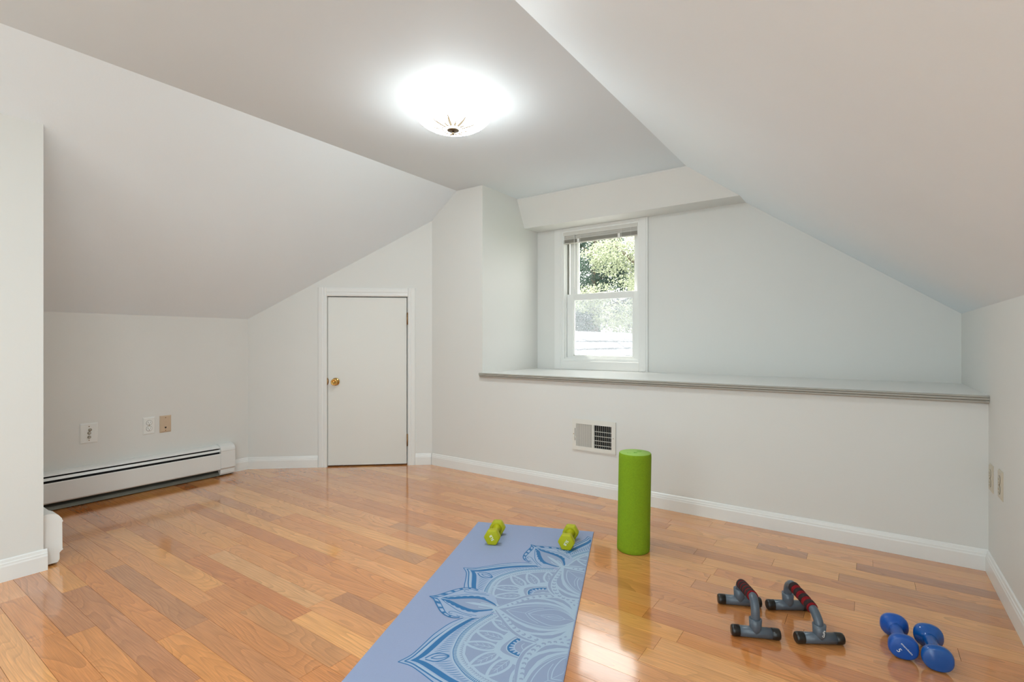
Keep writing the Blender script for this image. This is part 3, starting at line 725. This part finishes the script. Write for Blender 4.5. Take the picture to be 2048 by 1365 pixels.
bo = [(81.8, 0), (79.2, 1.8), (75.6, 6.2), (72.3, 10.4), (68.5, 14.4), (65, 17.4), (60.1, 20.6), (53.9, 22.8)]
bi = [(79.2, 0), (76.7, 1.9), (73.4, 5.9), (70.0, 10.3), (67, 13.4), (64.6, 15.6), (60.2, 19.2), (57.2, 20.9), (53.7, 22.4)]
ring = [(68.9, 0), (68.5, 3.5), (66.3, 9.5), (63.9, 13.3), (60.4, 17), (57, 19.8), (53.2, 22)]
ring2 = [(67.0, 0), (66.2, 4.3), (63.4, 10.3), (60.3, 14.4), (56.5, 17.9), (52.4, 20.9)]
ring3 = [(65.0, 0), (64.2, 4.1), (61.5, 9.7), (58.4, 13.6), (54.8, 17), (50.6, 20)]
BIG = [(24.2, 0), (-21.8, 0), (70, 0), (-70, 0)]; SMALL = [(-1.5, .052), (-48.9, 0), (46.5, 0)]
def big():
    P.fill('pfill', outer1, mirror=True, smooth=4); P.up()
    P.stroke('pdark', outer1, .38); P.stroke('pdark', second, .5); P.up()
    P.stroke('plight', [(p[0] + .55, p[1] + .5) for p in bo[1:]], .5); P.up()
    A_, B_ = sm2(bo, 4), sm2(bi, 4)
    for sg in (1, -1):
        P.up()
        a_ = along(A_, 40); b_ = along(B_, 40)
        for i in range(39):
            P.emit('pdark', [P.xf((q[0], q[1] * sg)) for q in (a_[i], a_[i + 1], b_[i + 1], b_[i])])
    # spokes
    rr = along(sm2(ring), 24); bb = along(sm2(bi), 24)
    for i in range(2, 23):
        f_ = .78 if i < 12 else .9
        e_ = lerp(rr[i], bb[i], f_); mid = lerp(rr[i], e_, .5)
        P.stroke('pdark', [lerp(rr[i], bb[i], .08), (mid[0] + .1, mid[1] + .35), e_], .26, taper=True, smooth=3)
    P.stroke('pdark', [(77.2, .3), (74.4, 1.9), (71.6, 1.6), (69.6, .2)], .45); P.stroke('pdark', [(75.4, 0), (73.6, .75), (71.6, .7), (69.8, 0)], .35)
    P.up()
    P.fill('plight', [(p[0] - .25, p[1] - .12 if p[1] else 0) for p in ring] + [(44, 20), (36, 15), (34, 0)], mirror=True, smooth=1); P.up()
    P.stroke('plight', ring, .35)
    r1 = along(sm2([(p[0] - .4, p[1]) for p in ring]), 44); r2 = along(sm2([(p[0] + .2, p[1]) for p in ring2]), 44)
    for i in range(44): P.stroke('pdark', [r1[i], lerp(r1[i], r2[i], .85)], .27, smooth=1)
    P.stroke('pdark', [(p[0] - .45, p[1]) for p in ring], .22)
    P.up()
    # bead row
    m_ = along(sm2([lerp(a_, b_, .5) for a_, b_ in zip(ring2, ring3)]), 26)
    for i in range(26):
        x, y = m_[i]
        P.stroke('pgrey', [(x + .45, y - .5), (x - .3, y - .25), (x - .3, y + .25), (x + .45, y + .5)], .28, smooth=3)
    P.fill('pgrey', [(p[0] - .3, p[1] * .985) for p in ring3] + [(44, 18), (38, 12), (38, 0)], mirror=True, smooth=1); P.up()
    P.stroke('plight', ring3, .5)
    # webbing round the leaves
    P.fill('plight', [(55.4, 0), (54.4, 2.8), (52.4, 5.8), (49.6, 8.8), (46, 11.6), (41, 13), (37, 12), (35, 0)], mirror=True, smooth=3); P.up()
    for tip, end, hw in (((64.3, 6.2), (54.2, 1.2), 2.1), ((59.6, 12.1), (50.9, 5.2), 2.2), ((53.2, 18.1), (47.0, 9.6), 2.1)):
        for sg in (1, -1):
            t_, e_ = Vector((tip[0], tip[1] * sg)), Vector((end[0], end[1] * sg)); ax = e_ - t_; nn = Vector((-ax.y, ax.x)).normalized()
            def side(k, w_): return [tuple(t_ + ax * f + nn * (w_ * k * h)) for f, h in ((0, 0), (.2, .55), (.45, .95), (.7, 1), (.9, .6), (1, 0))]
            pl = sm2(side(1, hw), 4); pr = sm2(side(-1, hw), 4)
            P.fill('pgrey', pl + pr[::-1][1:-1])
            P.z += .000002
            for q in (pl, pr): P.stroke('plight', q, .95, mirror=False, smooth=1)
            P.stroke('plight', [tuple(t_ + ax * .3), tuple(t_ + ax * 1.0)], .24, mirror=False, smooth=1)
            for f in (.45, .65, .82):
                for k in (1, -1):
                    P.stroke('plight', [tuple(t_ + ax * f), tuple(t_ + ax * (f - .13) + nn * k * hw * .55)], .17, mirror=False, smooth=1)
    P.up(); P.up()
    # core
    P.fill('pgrey', [(53.3, 0), (52.6, 1.6), (51.2, 3.2), (48.8, 5.2), (46.4, 6.6), (43, 7.6), (40, 0)], mirror=True, smooth=3); P.up()
    arc = [(51.0, 0), (50.6, 1.5), (49.4, 3.1), (47.9, 4.5), (46.6, 5.2)]
    P.stroke('plight', [(p[0] + .25, p[1] * 1.05) for p in arc], .4)
    P.fill('pfill', arc + [(44, 3.4), (43, 0)], mirror=True); P.up()
    P.stroke('pdark', [(p[0] - .25, p[1] * .96) for p in arc], .6)
    aa = along(sm2(arc), 5); P.up()
    for sg in (1, -1):
        for i in range(5):
            if i == 0 and sg < 0: continue
            P.up(); x, y = aa[i][0] - .2, aa[i][1] * sg * .96; d_ = Vector((45.5 - x, -y * .9)).normalized() * 1.9; nn = Vector((-d_.y, d_.x)).normalized() * .62
            P.emit('pdark', [P.xf((x + nn.x, y + nn.y)), P.xf((x + d_.x, y + d_.y)), P.xf((x - nn.x, y - nn.y))])
    P.fill('pgrey', [(48.6, 0), (48.1, 1.6), (46.6, 3.2), (44.5, 4), (42, 0)], mirror=True, smooth=3); P.up()
    P.stroke('plight', [(48.7, 0), (48.2, 1.7), (46.8, 3.2), (45, 4)], .25); P.stroke('plight', [(46.2, 0), (45.9, 1.2), (44.8, 2)], .25)
def small():
    out = [(84.3, 0), (82, 1.3), (79.5, 4.4), (76.3, 8.2), (73.3, 10.5), (70.3, 11.3), (67.5, 10.6)]
    inn = [(81.2, .3), (78.9, 2.4), (76.2, 5.8), (73.3, 9.2), (70, 10.4), (67.6, 10.0)]
    P.fill('pfill', out + [(60, 8), (56, 0)], mirror=True, smooth=3); P.up()
    P.stroke('pdark', out, .5); P.stroke('pdark', inn, .4); P.up()
    oo = along(sm2(out), 60); ii = along(sm2(inn), 60)
    for (s_, e_) in ((0, 5), (11, 17), (24, 28), (35, 39), (46, 49)):
        for sg in (1, -1):
            for i in range(s_, e_): P.emit('pdark', [P.xf((q[0], q[1] * sg)) for q in (oo[i], oo[i + 1], ii[i + 1], ii[i])])
    P.stroke('pdark', [(79.2, .3), (76.6, 2.3), (73, 4.5), (70, 6.2), (66.5, 7.4), (62, 7.6)], .28)
    P.stroke('pdark', [(63.5, 8.6), (67.5, 8.1), (71, 7.4), (72.6, 7.9), (72.2, 9), (71, 9)], .25)
    P.stroke('pdark', [(66.6, 9.4), (68.4, 9.7), (69.2, 9.2)], .22)
    bi_ = [(76, .2), (73.6, 1.1), (71.4, 2.1), (68.4, 3.2), (65.5, 3.9), (62.5, 3.6), (58, 1.6), (56.4, .4)]
    bo_ = [(79.4, .3), (76.2, 1.6), (72.2, 3.5), (68.8, 4.8), (66, 5.4), (63.2, 5.2), (58.2, 2.6), (56.2, .6)]
    P.fill('pgrey', bi_, mirror=True, smooth=3); P.up()
    a_ = along(sm2(bo_), 50); b_ = along(sm2(bi_), 50)
    for sg in (1, -1):
        P.up()
        for i in range(49):
            k = .0 if i > 34 else .45 * abs(math.sin(i * math.pi / 5))
            pp = [(a_[i][0], a_[i][1] + k - .3 * 0), (a_[i + 1][0], a_[i + 1][1] + (0 if i > 33 else .45 * abs(math.sin((i + 1) * math.pi / 5)))), b_[i + 1], b_[i]]
            P.emit('pdark', [P.xf((q[0], q[1] * sg)) for q in pp])
    P.fill('plight', [(69.5, 0), (66, 1.0), (62, 1.1), (56, .5), (56, -.5), (61, -.6), (66, -.5)])
    P.stroke('plight', [(63.4, 1.6), (60.5, 1.6), (57.2, .3)], .5); P.stroke('plight', [(57.5, 2.6), (56.6, 1.5), (55.6, 0)], .9); P.up()
def spindle():
    P.fill('plight', [(58.5, 0), (55.4, 3.2), (52.9, 6.6), (50.6, 9.8), (47.5, 13.1), (43.8, 15.8), (40.6, 17), (35, 17), (30, 14), (26, 10), (23, 6), (20, 0)], mirror=True, smooth=3); P.up()
    P.stroke('pgrey', [(56.6, 1), (53.0, 5.7), (50.5, 8.9), (47.5, 12.1), (43.8, 14.7), (40.4, 15.9), (37.6, 16.3)], 1.15, taper=True)
    for i, (x, y) in enumerate([(53, 3.3), (51.7, 4.8), (50.1, 6.6), (48.6, 8.4), (46.9, 10.2), (45.0, 11.8), (42.8, 13.2), (40.5, 14.2), (38, 14.9), (35.7, 15.1), (33.6, 14.7), (31.9, 13.8), (30.3, 12.3), (28.9, 10.6)]):
        r_ = .55 + .3 * math.sin(min(1, i / 7) * math.pi * .5) - max(0, i - 8) * .06
        P.fill('pgrey', [(x + r_ * math.cos(t), y + r_ * math.sin(t)) for t in [k * math.pi / 5 + .6 for k in range(8)]], both=True)
        P.z += .000002
        P.fill('plight', [(x + .25 + r_ * .45 * math.cos(t), y - .35 + r_ * .45 * math.sin(t)) for t in [k * math.pi / 4 for k in range(8)]], both=True)
    P.fill('pgrey', [(51.4, 4.0), (47.8, 8.4), (45.5, 10.2), (43, 11.1), (40.4, 11.3), (36.5, 10.6), (31.5, 7.6), (35, 8.9), (38.4, 9.6), (42.8, 8.9), (47.4, 6.7)], both=True)
    P.fill('pgrey', [(40.6, 12.6), (38, 13.6), (35.8, 13.9), (33.1, 12.9), (30.5, 10.2), (29, 7.2), (30.8, 8.9), (33.3, 10.9), (36.5, 12.0)], both=True)
    P.fill('pgrey', [(55.4, 0), (51.8, 2.5), (48.2, 4.9), (43.5, 7.2), (38.6, 8.0), (34, 7.4), (30, 4.8), (26.6, 0)], mirror=True, smooth=3); P.up()
    P.stroke('plight', [(52.6, 0), (48.6, 3.2), (43.8, 5.6), (38.8, 6.7), (34.2, 6.3), (30, 4.0), (26.8, 0)], .34)
    P.stroke('plight', [(54.5, .9), (50, 4.1), (44, 6.9), (38.8, 7.5), (34, 7.0), (30, 4.6), (26.6, .2)], .22)
    P.stroke('plight', [(44.2, 0), (41.5, 2.6), (37.5, 4.8), (34, 5.4), (30.2, 3.6), (26.8, 0)], .34)
    P.stroke('plight', [(45.4, 0), (42.8, 3.2), (39.4, 5.2)], .22)
    P.stroke('plight', [(52.4, 0), (45.4, 0)], .2, mirror=False); P.stroke('plight', [(43.8, 0), (26.8, 0)], .18, mirror=False)
    P.stroke('plight', [(39.5, .3), (35.5, 1.7), (32.5, 1.4), (30.6, 0)], .22); P.stroke('plight', [(37, .2), (34.5, .8), (32, .5)], .16)
for A_, sk in BIG: P.A, P.skew = A_, sk; P.up(); big()
for A_, sk in SMALL: P.A, P.skew = A_, sk; P.up(); small()
for A_, sk in SMALL: P.A, P.skew = A_, sk * .55; P.up(); spindle()
for col, nm in (('pfill', 'pale_print'), ('pgrey', 'grey_blue_print'), ('plight', 'light_blue_print'), ('pdark', 'dark_blue_print')):
    if col not in P.lay: continue
    me = D.meshes.new(nm); me.from_pydata(P.lay[col][0], [], P.lay[col][1]); me.materials.append(M[col]); me.update()
    bm = bmesh.new(); bm.from_mesh(me)
    for f_ in bm.faces:
        if f_.normal.z < 0: f_.normal_flip()
    bm.to_mesh(me); bm.free()
    o = D.objects.new(nm, me); C.objects.link(o); o.parent = mroot

# ------------------------------------------------------------------ dumbbells
def bevelled(pts, depth, bev, seg, name, m, parent, mt):
    bm = bmesh.new()
    vs = [bm.verts.new((0, p[0], p[1])) for p in pts]; f_ = bm.faces.new(vs)
    r_ = bmesh.ops.extrude_face_region(bm, geom=[f_])
    for v in [g for g in r_['geom'] if isinstance(g, bmesh.types.BMVert)]: v.co.x += depth
    bmesh.ops.recalc_face_normals(bm, faces=bm.faces[:])
    bmesh.ops.bevel(bm, geom=bm.edges[:], offset=bev, segments=seg, affect='EDGES', profile=0.5, clamp_overlap=True)
    mb = MB().frombm(bm, mt, smooth=True)
    return mb.build(name, m, parent)
def hex_dumbbell(front, back, label, ang):
    """local x runs from the lettered face to the far head"""
    d = Vector((back[0] - front[0], back[1] - front[1], 0)).normalized()
    z0 = MT + .0012
    root = tag(empty('hex_dumbbell', (front[0], front[1], z0), math.atan2(d.y, d.x)), label, 'dumbbell', 'lime dumbbells on the mat')
    R = .0415; ap = R * math.cos(math.radians(30))
    pts = [(R * math.cos(math.radians(60 * k)), R * math.sin(math.radians(60 * k)) + ap) for k in range(6)]
    h_ = bevelled(pts, .036, .006, 3, 'head', M['neogreen'], root, None)
    bevelled(pts, .036, .006, 3, 'head', M['neogreen'], root, Matrix.Translation((.126, 0, 0)))
    MB().lathe([(.0, .030), (.026, .034), (.019, .044), (.0145, .058), (.0145, .104), (.019, .118), (.026, .128), (0, .132)], Matrix.Translation((0, 0, ap)) @ Matrix.Rotation(math.radians(90), 4, 'Y'), 28).build('handle', M['neogreen'], root)
    t = text_mesh('weight_lettering', '5LB', .019, M['white'], h_)
    # face looks along -x: text right = -y, text up = +z, turned by ang in that plane
    base_ = Matrix(((0, 0, -1, -.0003), (-1, 0, 0, 0), (0, 1, 0, ap), (0, 0, 0, 1)))
    t.matrix_local = base_ @ Matrix.Rotation(math.radians(ang), 4, 'Z')
hex_dumbbell((-1.500, 1.963), (-1.560, 2.090), 'lime hexagonal 5 LB dumbbell on the left side of the mat end', 118)
hex_dumbbell((-1.174, 2.118), (-1.219, 2.246), 'lime hexagonal 5 LB dumbbell on the right side of the mat end', -122)

def oval_dumbbell(front, back, label, m, text):
    d = Vector((back[0] - front[0], back[1] - front[1], 0)).normalized()
    root = tag(empty('rounded_dumbbell', (front[0], front[1], 0), math.atan2(d.y, d.x)), label, 'dumbbell', 'blue dumbbells by the right wall')
    hw, hh = .0400, .0375; zc = hh + .0002
    def head(x0, flip):
        prof_ = [(0, .0), (.80, .0), (.90, .0015), (.965, .006), (1, .015), (.97, .023), (.87, .029), (.66, .037), (.46, .047), (0, .047)]
        mt = Matrix.Translation((x0, 0, zc)) @ (Matrix.Rotation(math.pi, 4, 'Z') if flip else Matrix.Identity(4))
        vs = []; seg = 48
        for r_, x in prof_:
            for k in range(seg):
                t = 2 * math.pi * k / seg
                e_ = 1 / ((abs(math.cos(t)) ** 2.35 + abs(math.sin(t)) ** 2.35) ** (1 / 2.35))
                vs.append((x, r_ * hw * e_ * math.cos(t), r_ * hh * e_ * math.sin(t)))
        fs = [(i * seg + k, i * seg + (k + 1) % seg, (i + 1) * seg + (k + 1) % seg, (i + 1) * seg + k) for i in range(len(prof_) - 1) for k in range(seg)]
        return MB().add(vs, fs, mt, True).build('head', m, root)
    h_ = head(0, False); head(.165, True)
    MB().lathe([(0, .035), (.022, .038), (.018, .050), (.0178, .062), (.0178, .103), (.018, .115), (.022, .127), (0, .130)], Matrix.Translation((0, 0, zc)) @ Matrix.Rotation(math.radians(90), 4, 'Y'), 32).build('handle', m, root)
    if text:
        base_ = Matrix(((0, 0, -1, -.0003), (-1, 0, 0, 0), (0, 1, 0, zc), (0, 0, 0, 1)))
        t = text_mesh('weight_numeral', '5', .020, M['white'], h_); t.matrix_local = base_ @ Matrix.Rotation(math.radians(-46), 4, 'Z') @ Matrix.Translation((-.003, -.015, 0))
        t = text_mesh('brand_lettering', 'amazonbasics', .0075, M['white'], h_); t.matrix_local = base_ @ Matrix.Rotation(math.radians(-46), 4, 'Z') @ Matrix.Translation((.004, .006, 0))
oval_dumbbell((.094, 2.002), (.075, 2.141), 'blue rounded dumbbell with white number 5, left of the pair', M['bluerub'], True)
oval_dumbbell((.1755, 1.988), (.162, 2.146), 'glossy blue rounded dumbbell with a plain end, right of the pair', M['bluevin'], False)

# ------------------------------------------------------------------ push-up stands
def stand(back, front, wb, wf, zb, zf, grip, label, text, seq):
    root = empty('pushup_stand', ((back[0] + front[0]) / 2, (back[1] + front[1]) / 2, 0))
    d = Vector((front[0] - back[0], front[1] - back[1], 0)); span = d.length
    root.rotation_euler = (0, 0, math.atan2(d.y, d.x)); tag(root, label, 'push-up stand', 'push-up stands')
    h = span / 2; fr_ = .0185
    # local x: back foot (-h) to front foot (+h); local y: along the feet
    tees = []
    for x, wd in ((-h, wb), (h, wf)):
        ft = MB().tube([(x, -wd + .012, fr_), (x, wd - .012, fr_)], fr_ - .001, 22).build('foot', M['greyplas'], root)
        for sg in (1, -1):
            mb = MB(); y0 = sg * (wd - .027); pts = [(x, y0, fr_), (x, y0 + sg * .001, fr_), (x, y0 + sg * .020, fr_), (x, y0 + sg * .0255, fr_), (x, y0 + sg * .0275, fr_)]
            mb.tube(pts, [fr_ - .002, fr_, fr_, fr_ * .9, fr_ * .72], 22); mb.build('end_cap', M['blackcap'], ft)
        t_ = MB().tube([(x, 0, fr_), (x, 0, .034), (x, 0, .040), (x, 0, .064), (x, 0, .0645)], [.0172, .0190, .0192, .0204, .0188], 22).build('tee_collar', M['greyplas'], root)
        tees.append(t_)
    # bent handle tube
    r_ = .0142
    ptsh = catmull([(-h, 0, .045), (-h, 0, zb - .035), (-h + .006, 0, zb - .016), (-h + .026, 0, zb - .001), (-h + .05, 0, zb + (zf - zb) * .2), (h - .05, 0, zf - (zf - zb) * .2), (h - .026, 0, zf - .003), (h - .006, 0, zf - .020), (h, 0, zf - .042), (h, 0, .045)], 6)
    MB().tube(ptsh, r_, 18).build('handle', M['greyplas'], root)
    g0, g1 = grip; pth = [p for p in ptsh]; cum = [0]
    for i in range(1, len(pth)): cum.append(cum[-1] + (pth[i] - pth[i - 1]).length)
    def at_len(q):
        i = max(j for j in range(len(cum)) if cum[j] <= q + 1e-9); i = min(i, len(cum) - 2)
        return pth[i].lerp(pth[i + 1], (q - cum[i]) / max(1e-9, cum[i + 1] - cum[i]))
    lens = [{'r': .55, 'd': 1.15}[q] for q in seq]; tot = sum(lens); q0 = g0 * cum[-1]; q1 = g1 * cum[-1]; cur = q0
    for q, ln in zip(seq, lens):
        nx = cur + (q1 - q0) * ln / tot; rr_ = .0176 if q == 'r' else .0184
        MB().tube([at_len(cur), at_len(cur + .0008), at_len((cur + nx) / 2), at_len(nx - .0008), at_len(nx)], [rr_ - .001, rr_, rr_, rr_, rr_ - .001], 22).build('grip_ring', M['foamred' if q == 'r' else 'foamdark'], root); cur = nx
    if text:
        t = text_mesh('brand_lettering', 'GoFit', .0100, M['white'], tees[1], .0005)
        # outer side of the front collar looks along +x; text runs upward
        t.matrix_local = Matrix(((0, 0, 1, h + .0212), (1, 0, 0, .004), (0, 1, 0, .043), (0, 0, 0, 1))) @ Matrix.Rotation(math.radians(80), 4, 'Z')
    return root
stand((-.398, 2.066), (-.310, 1.872), .077, .077, .092, .126, (.20, .70), 'grey push-up stand with a foam grip, left of the pair', False, 'drdrdrdrdr')
stand((-.243, 2.134), (-.131, 1.956), .077, .077, .109, .093, (.31, .76), 'grey push-up stand with red-striped grip, right of the pair', True, 'drrdrrdrrdr')

# ------------------------------------------------------------------ outside: neighbouring roof
# ridge runs along Y; the near slope falls towards +X
RX, RZ = -2.97, 1.11; slope = math.radians(37)
rf = tag(empty('neighbouring_roof', (RX, 6.5, 0)), 'pale shingled roof of the building outside the window', 'roof')
ex = Vector((math.cos(slope), 0, -math.sin(slope))); nz = Vector((math.sin(slope), 0, math.cos(slope)))
MB().prism([(0, RZ - .05), (2.6, RZ - .05 - 2.6 * math.tan(slope)), (2.6, RZ - 4), (-2.6, RZ - 4), (-2.6, RZ - .05 - 2.6 * math.tan(slope))], (0, -2.1, 0), (1, 0, 0), (0, 0, 1), (0, 1, 0), 8).build('house_body', M['siding'], rf)
expo, tabw = .155, .20; sc = {}
rng = random.Random(3)
def shingle_mesh(k):
    g = .004; L_ = expo + .03; t = .012 + .003 * k
    dx = rng.uniform(-.006, .006)
    vs = []
    for (u, v, hh) in ((0, -tabw / 2 + g, .002), (0, tabw / 2 - g, .002), (L_ + dx, tabw / 2 - g, t), (L_ - dx, -tabw / 2 + g, t)):
        vs.append(ex * u + Vector((0, v, 0)) + nz * hh)
    vs += [v - nz * .010 for v in vs]
    me = D.meshes.new('shingle'); me.from_pydata([tuple(v) for v in vs], [], [(0, 1, 2, 3), (7, 6, 5, 4), (0, 4, 5, 1), (1, 5, 6, 2), (2, 6, 7, 3), (3, 7, 4, 0)]); me.materials.append(M['shingle']); me.update(); return me
sm_ = [shingle_mesh(k) for k in range(3)]
cnt = 0; back = MB()
for r_ in range(0, 11):
    for c_ in range(-9, 22):
        y = c_ * tabw + (.1 if r_ % 2 else 0); p = ex * (r_ * expo) + Vector((0, y, RZ))
        if r_ < 7 and -9 <= c_ < 20 and cnt < 280:
            o = D.objects.new('shingle', sm_[rng.randrange(3)]); C.objects.link(o); o.parent = rf; o.location = p + nz * rng.uniform(.0, .003); cnt += 1
        else:
            q = [p + Vector((0, -tabw / 2 + .003, 0)), p + Vector((0, tabw / 2 - .003, 0)), p + ex * (expo + .03) + Vector((0, tabw / 2 - .003, 0)) + nz * .012, p + ex * (expo + .03) + Vector((0, -tabw / 2 + .003, 0)) + nz * .012]
            back.add([tuple(v) for v in q] + [tuple(v - nz * .01) for v in q], [(0, 1, 2, 3), (7, 6, 5, 4), (0, 4, 5, 1), (1, 5, 6, 2), (2, 6, 7, 3), (3, 7, 4, 0)])
bo_ = back.build('far_shingles', M['shingle'], rf); bo_['kind'] = 'stuff'
for c_ in range(-9, 22):
    y = c_ * .19
    MB().prism([(-.12, -.072), (0, .026), (.13, -.078), (.13, -.092), (0, .010), (-.12, -.088)], (0, y, RZ), (1, 0, 0), (0, 0, 1), (0, 1, -.02), .215).build('ridge_cap', M['shingle'], rf)
# lawn far below
st(MB().box(-40, 30, 3.95, 60, -3.2, -3.0).build('ground', M['soil']))

# ------------------------------------------------------------------ trees
def tree(loc, height, rad, leaves, lsize, m, label, seed, squash=.8, base_z=-3.0, boughs=9):
    rg = random.Random(seed)
    root = tag(empty('tree', (loc[0], loc[1], base_z)), label, 'tree', 'trees outside the window')
    top_ = height
    MB().tube([(0, 0, 0), (.1, 0, top_ * .35), (-.05, .1, top_ * .6), (.1, 0, top_ * .85)], [.22, .17, .12, .05], 9).build('trunk', M['bark'], root)
    cl = []
    for k in range(boughs):
        an = k * 2.4 + rg.uniform(-.3, .3); hz = top_ * (.42 + .5 * k / boughs); rr = rad * (1 - .45 * k / boughs) * rg.uniform(.75, 1.05)
        e = (rr * math.cos(an), rr * math.sin(an), hz + rad * .22)
        MB().tube([(0, 0, hz - .25), (e[0] * .45, e[1] * .45, hz + .1), e], [.07, .045, .012], 6).build('bough', M['bark'], root)
        for q in range(7):
            f_ = .35 + .65 * q / 6
            cl.append((e[0] * f_ + rg.gauss(0, .25), e[1] * f_ + rg.gauss(0, .25), hz - .1 + f_ * .4 + rg.gauss(0, .25), rad * rg.uniform(.2, .34)))
    for q in range(5): cl.append((rg.gauss(0, .3), rg.gauss(0, .3), top_ * rg.uniform(.85, 1), rad * .3))
    vs = []; fs = []
    for i in range(leaves):
        c = rg.choice(cl); th = rg.uniform(0, 6.283); ph_ = math.acos(rg.uniform(-1, 1)); r_ = c[3] * rg.uniform(.55, 1) 
        p = Vector((c[0] + r_ * math.sin(ph_) * math.cos(th), c[1] + r_ * math.sin(ph_) * math.sin(th), c[2] + r_ * math.cos(ph_) * squash * .75))
        d = Vector((rg.gauss(0, 1), rg.gauss(0, 1), rg.gauss(-.5, .6))).normalized(); n_ = Vector((rg.gauss(0, .6), rg.gauss(0, .6), 1)); u = d.cross(n_).normalized()
        s_ = lsize * rg.uniform(.6, 1.25); b0 = len(vs)
        vs += [p, p + d * s_ * .5 + u * s_ * .28, p + d * s_, p + d * s_ * .5 - u * s_ * .28]; fs.append((b0, b0 + 1, b0 + 2, b0 + 3))
    me = D.meshes.new('foliage'); me.from_pydata([tuple(v) for v in vs], [], fs); me.materials.append(m); me.update()
    o = D.objects.new('foliage', me); C.objects.link(o); o.parent = root; o['kind'] = 'stuff'
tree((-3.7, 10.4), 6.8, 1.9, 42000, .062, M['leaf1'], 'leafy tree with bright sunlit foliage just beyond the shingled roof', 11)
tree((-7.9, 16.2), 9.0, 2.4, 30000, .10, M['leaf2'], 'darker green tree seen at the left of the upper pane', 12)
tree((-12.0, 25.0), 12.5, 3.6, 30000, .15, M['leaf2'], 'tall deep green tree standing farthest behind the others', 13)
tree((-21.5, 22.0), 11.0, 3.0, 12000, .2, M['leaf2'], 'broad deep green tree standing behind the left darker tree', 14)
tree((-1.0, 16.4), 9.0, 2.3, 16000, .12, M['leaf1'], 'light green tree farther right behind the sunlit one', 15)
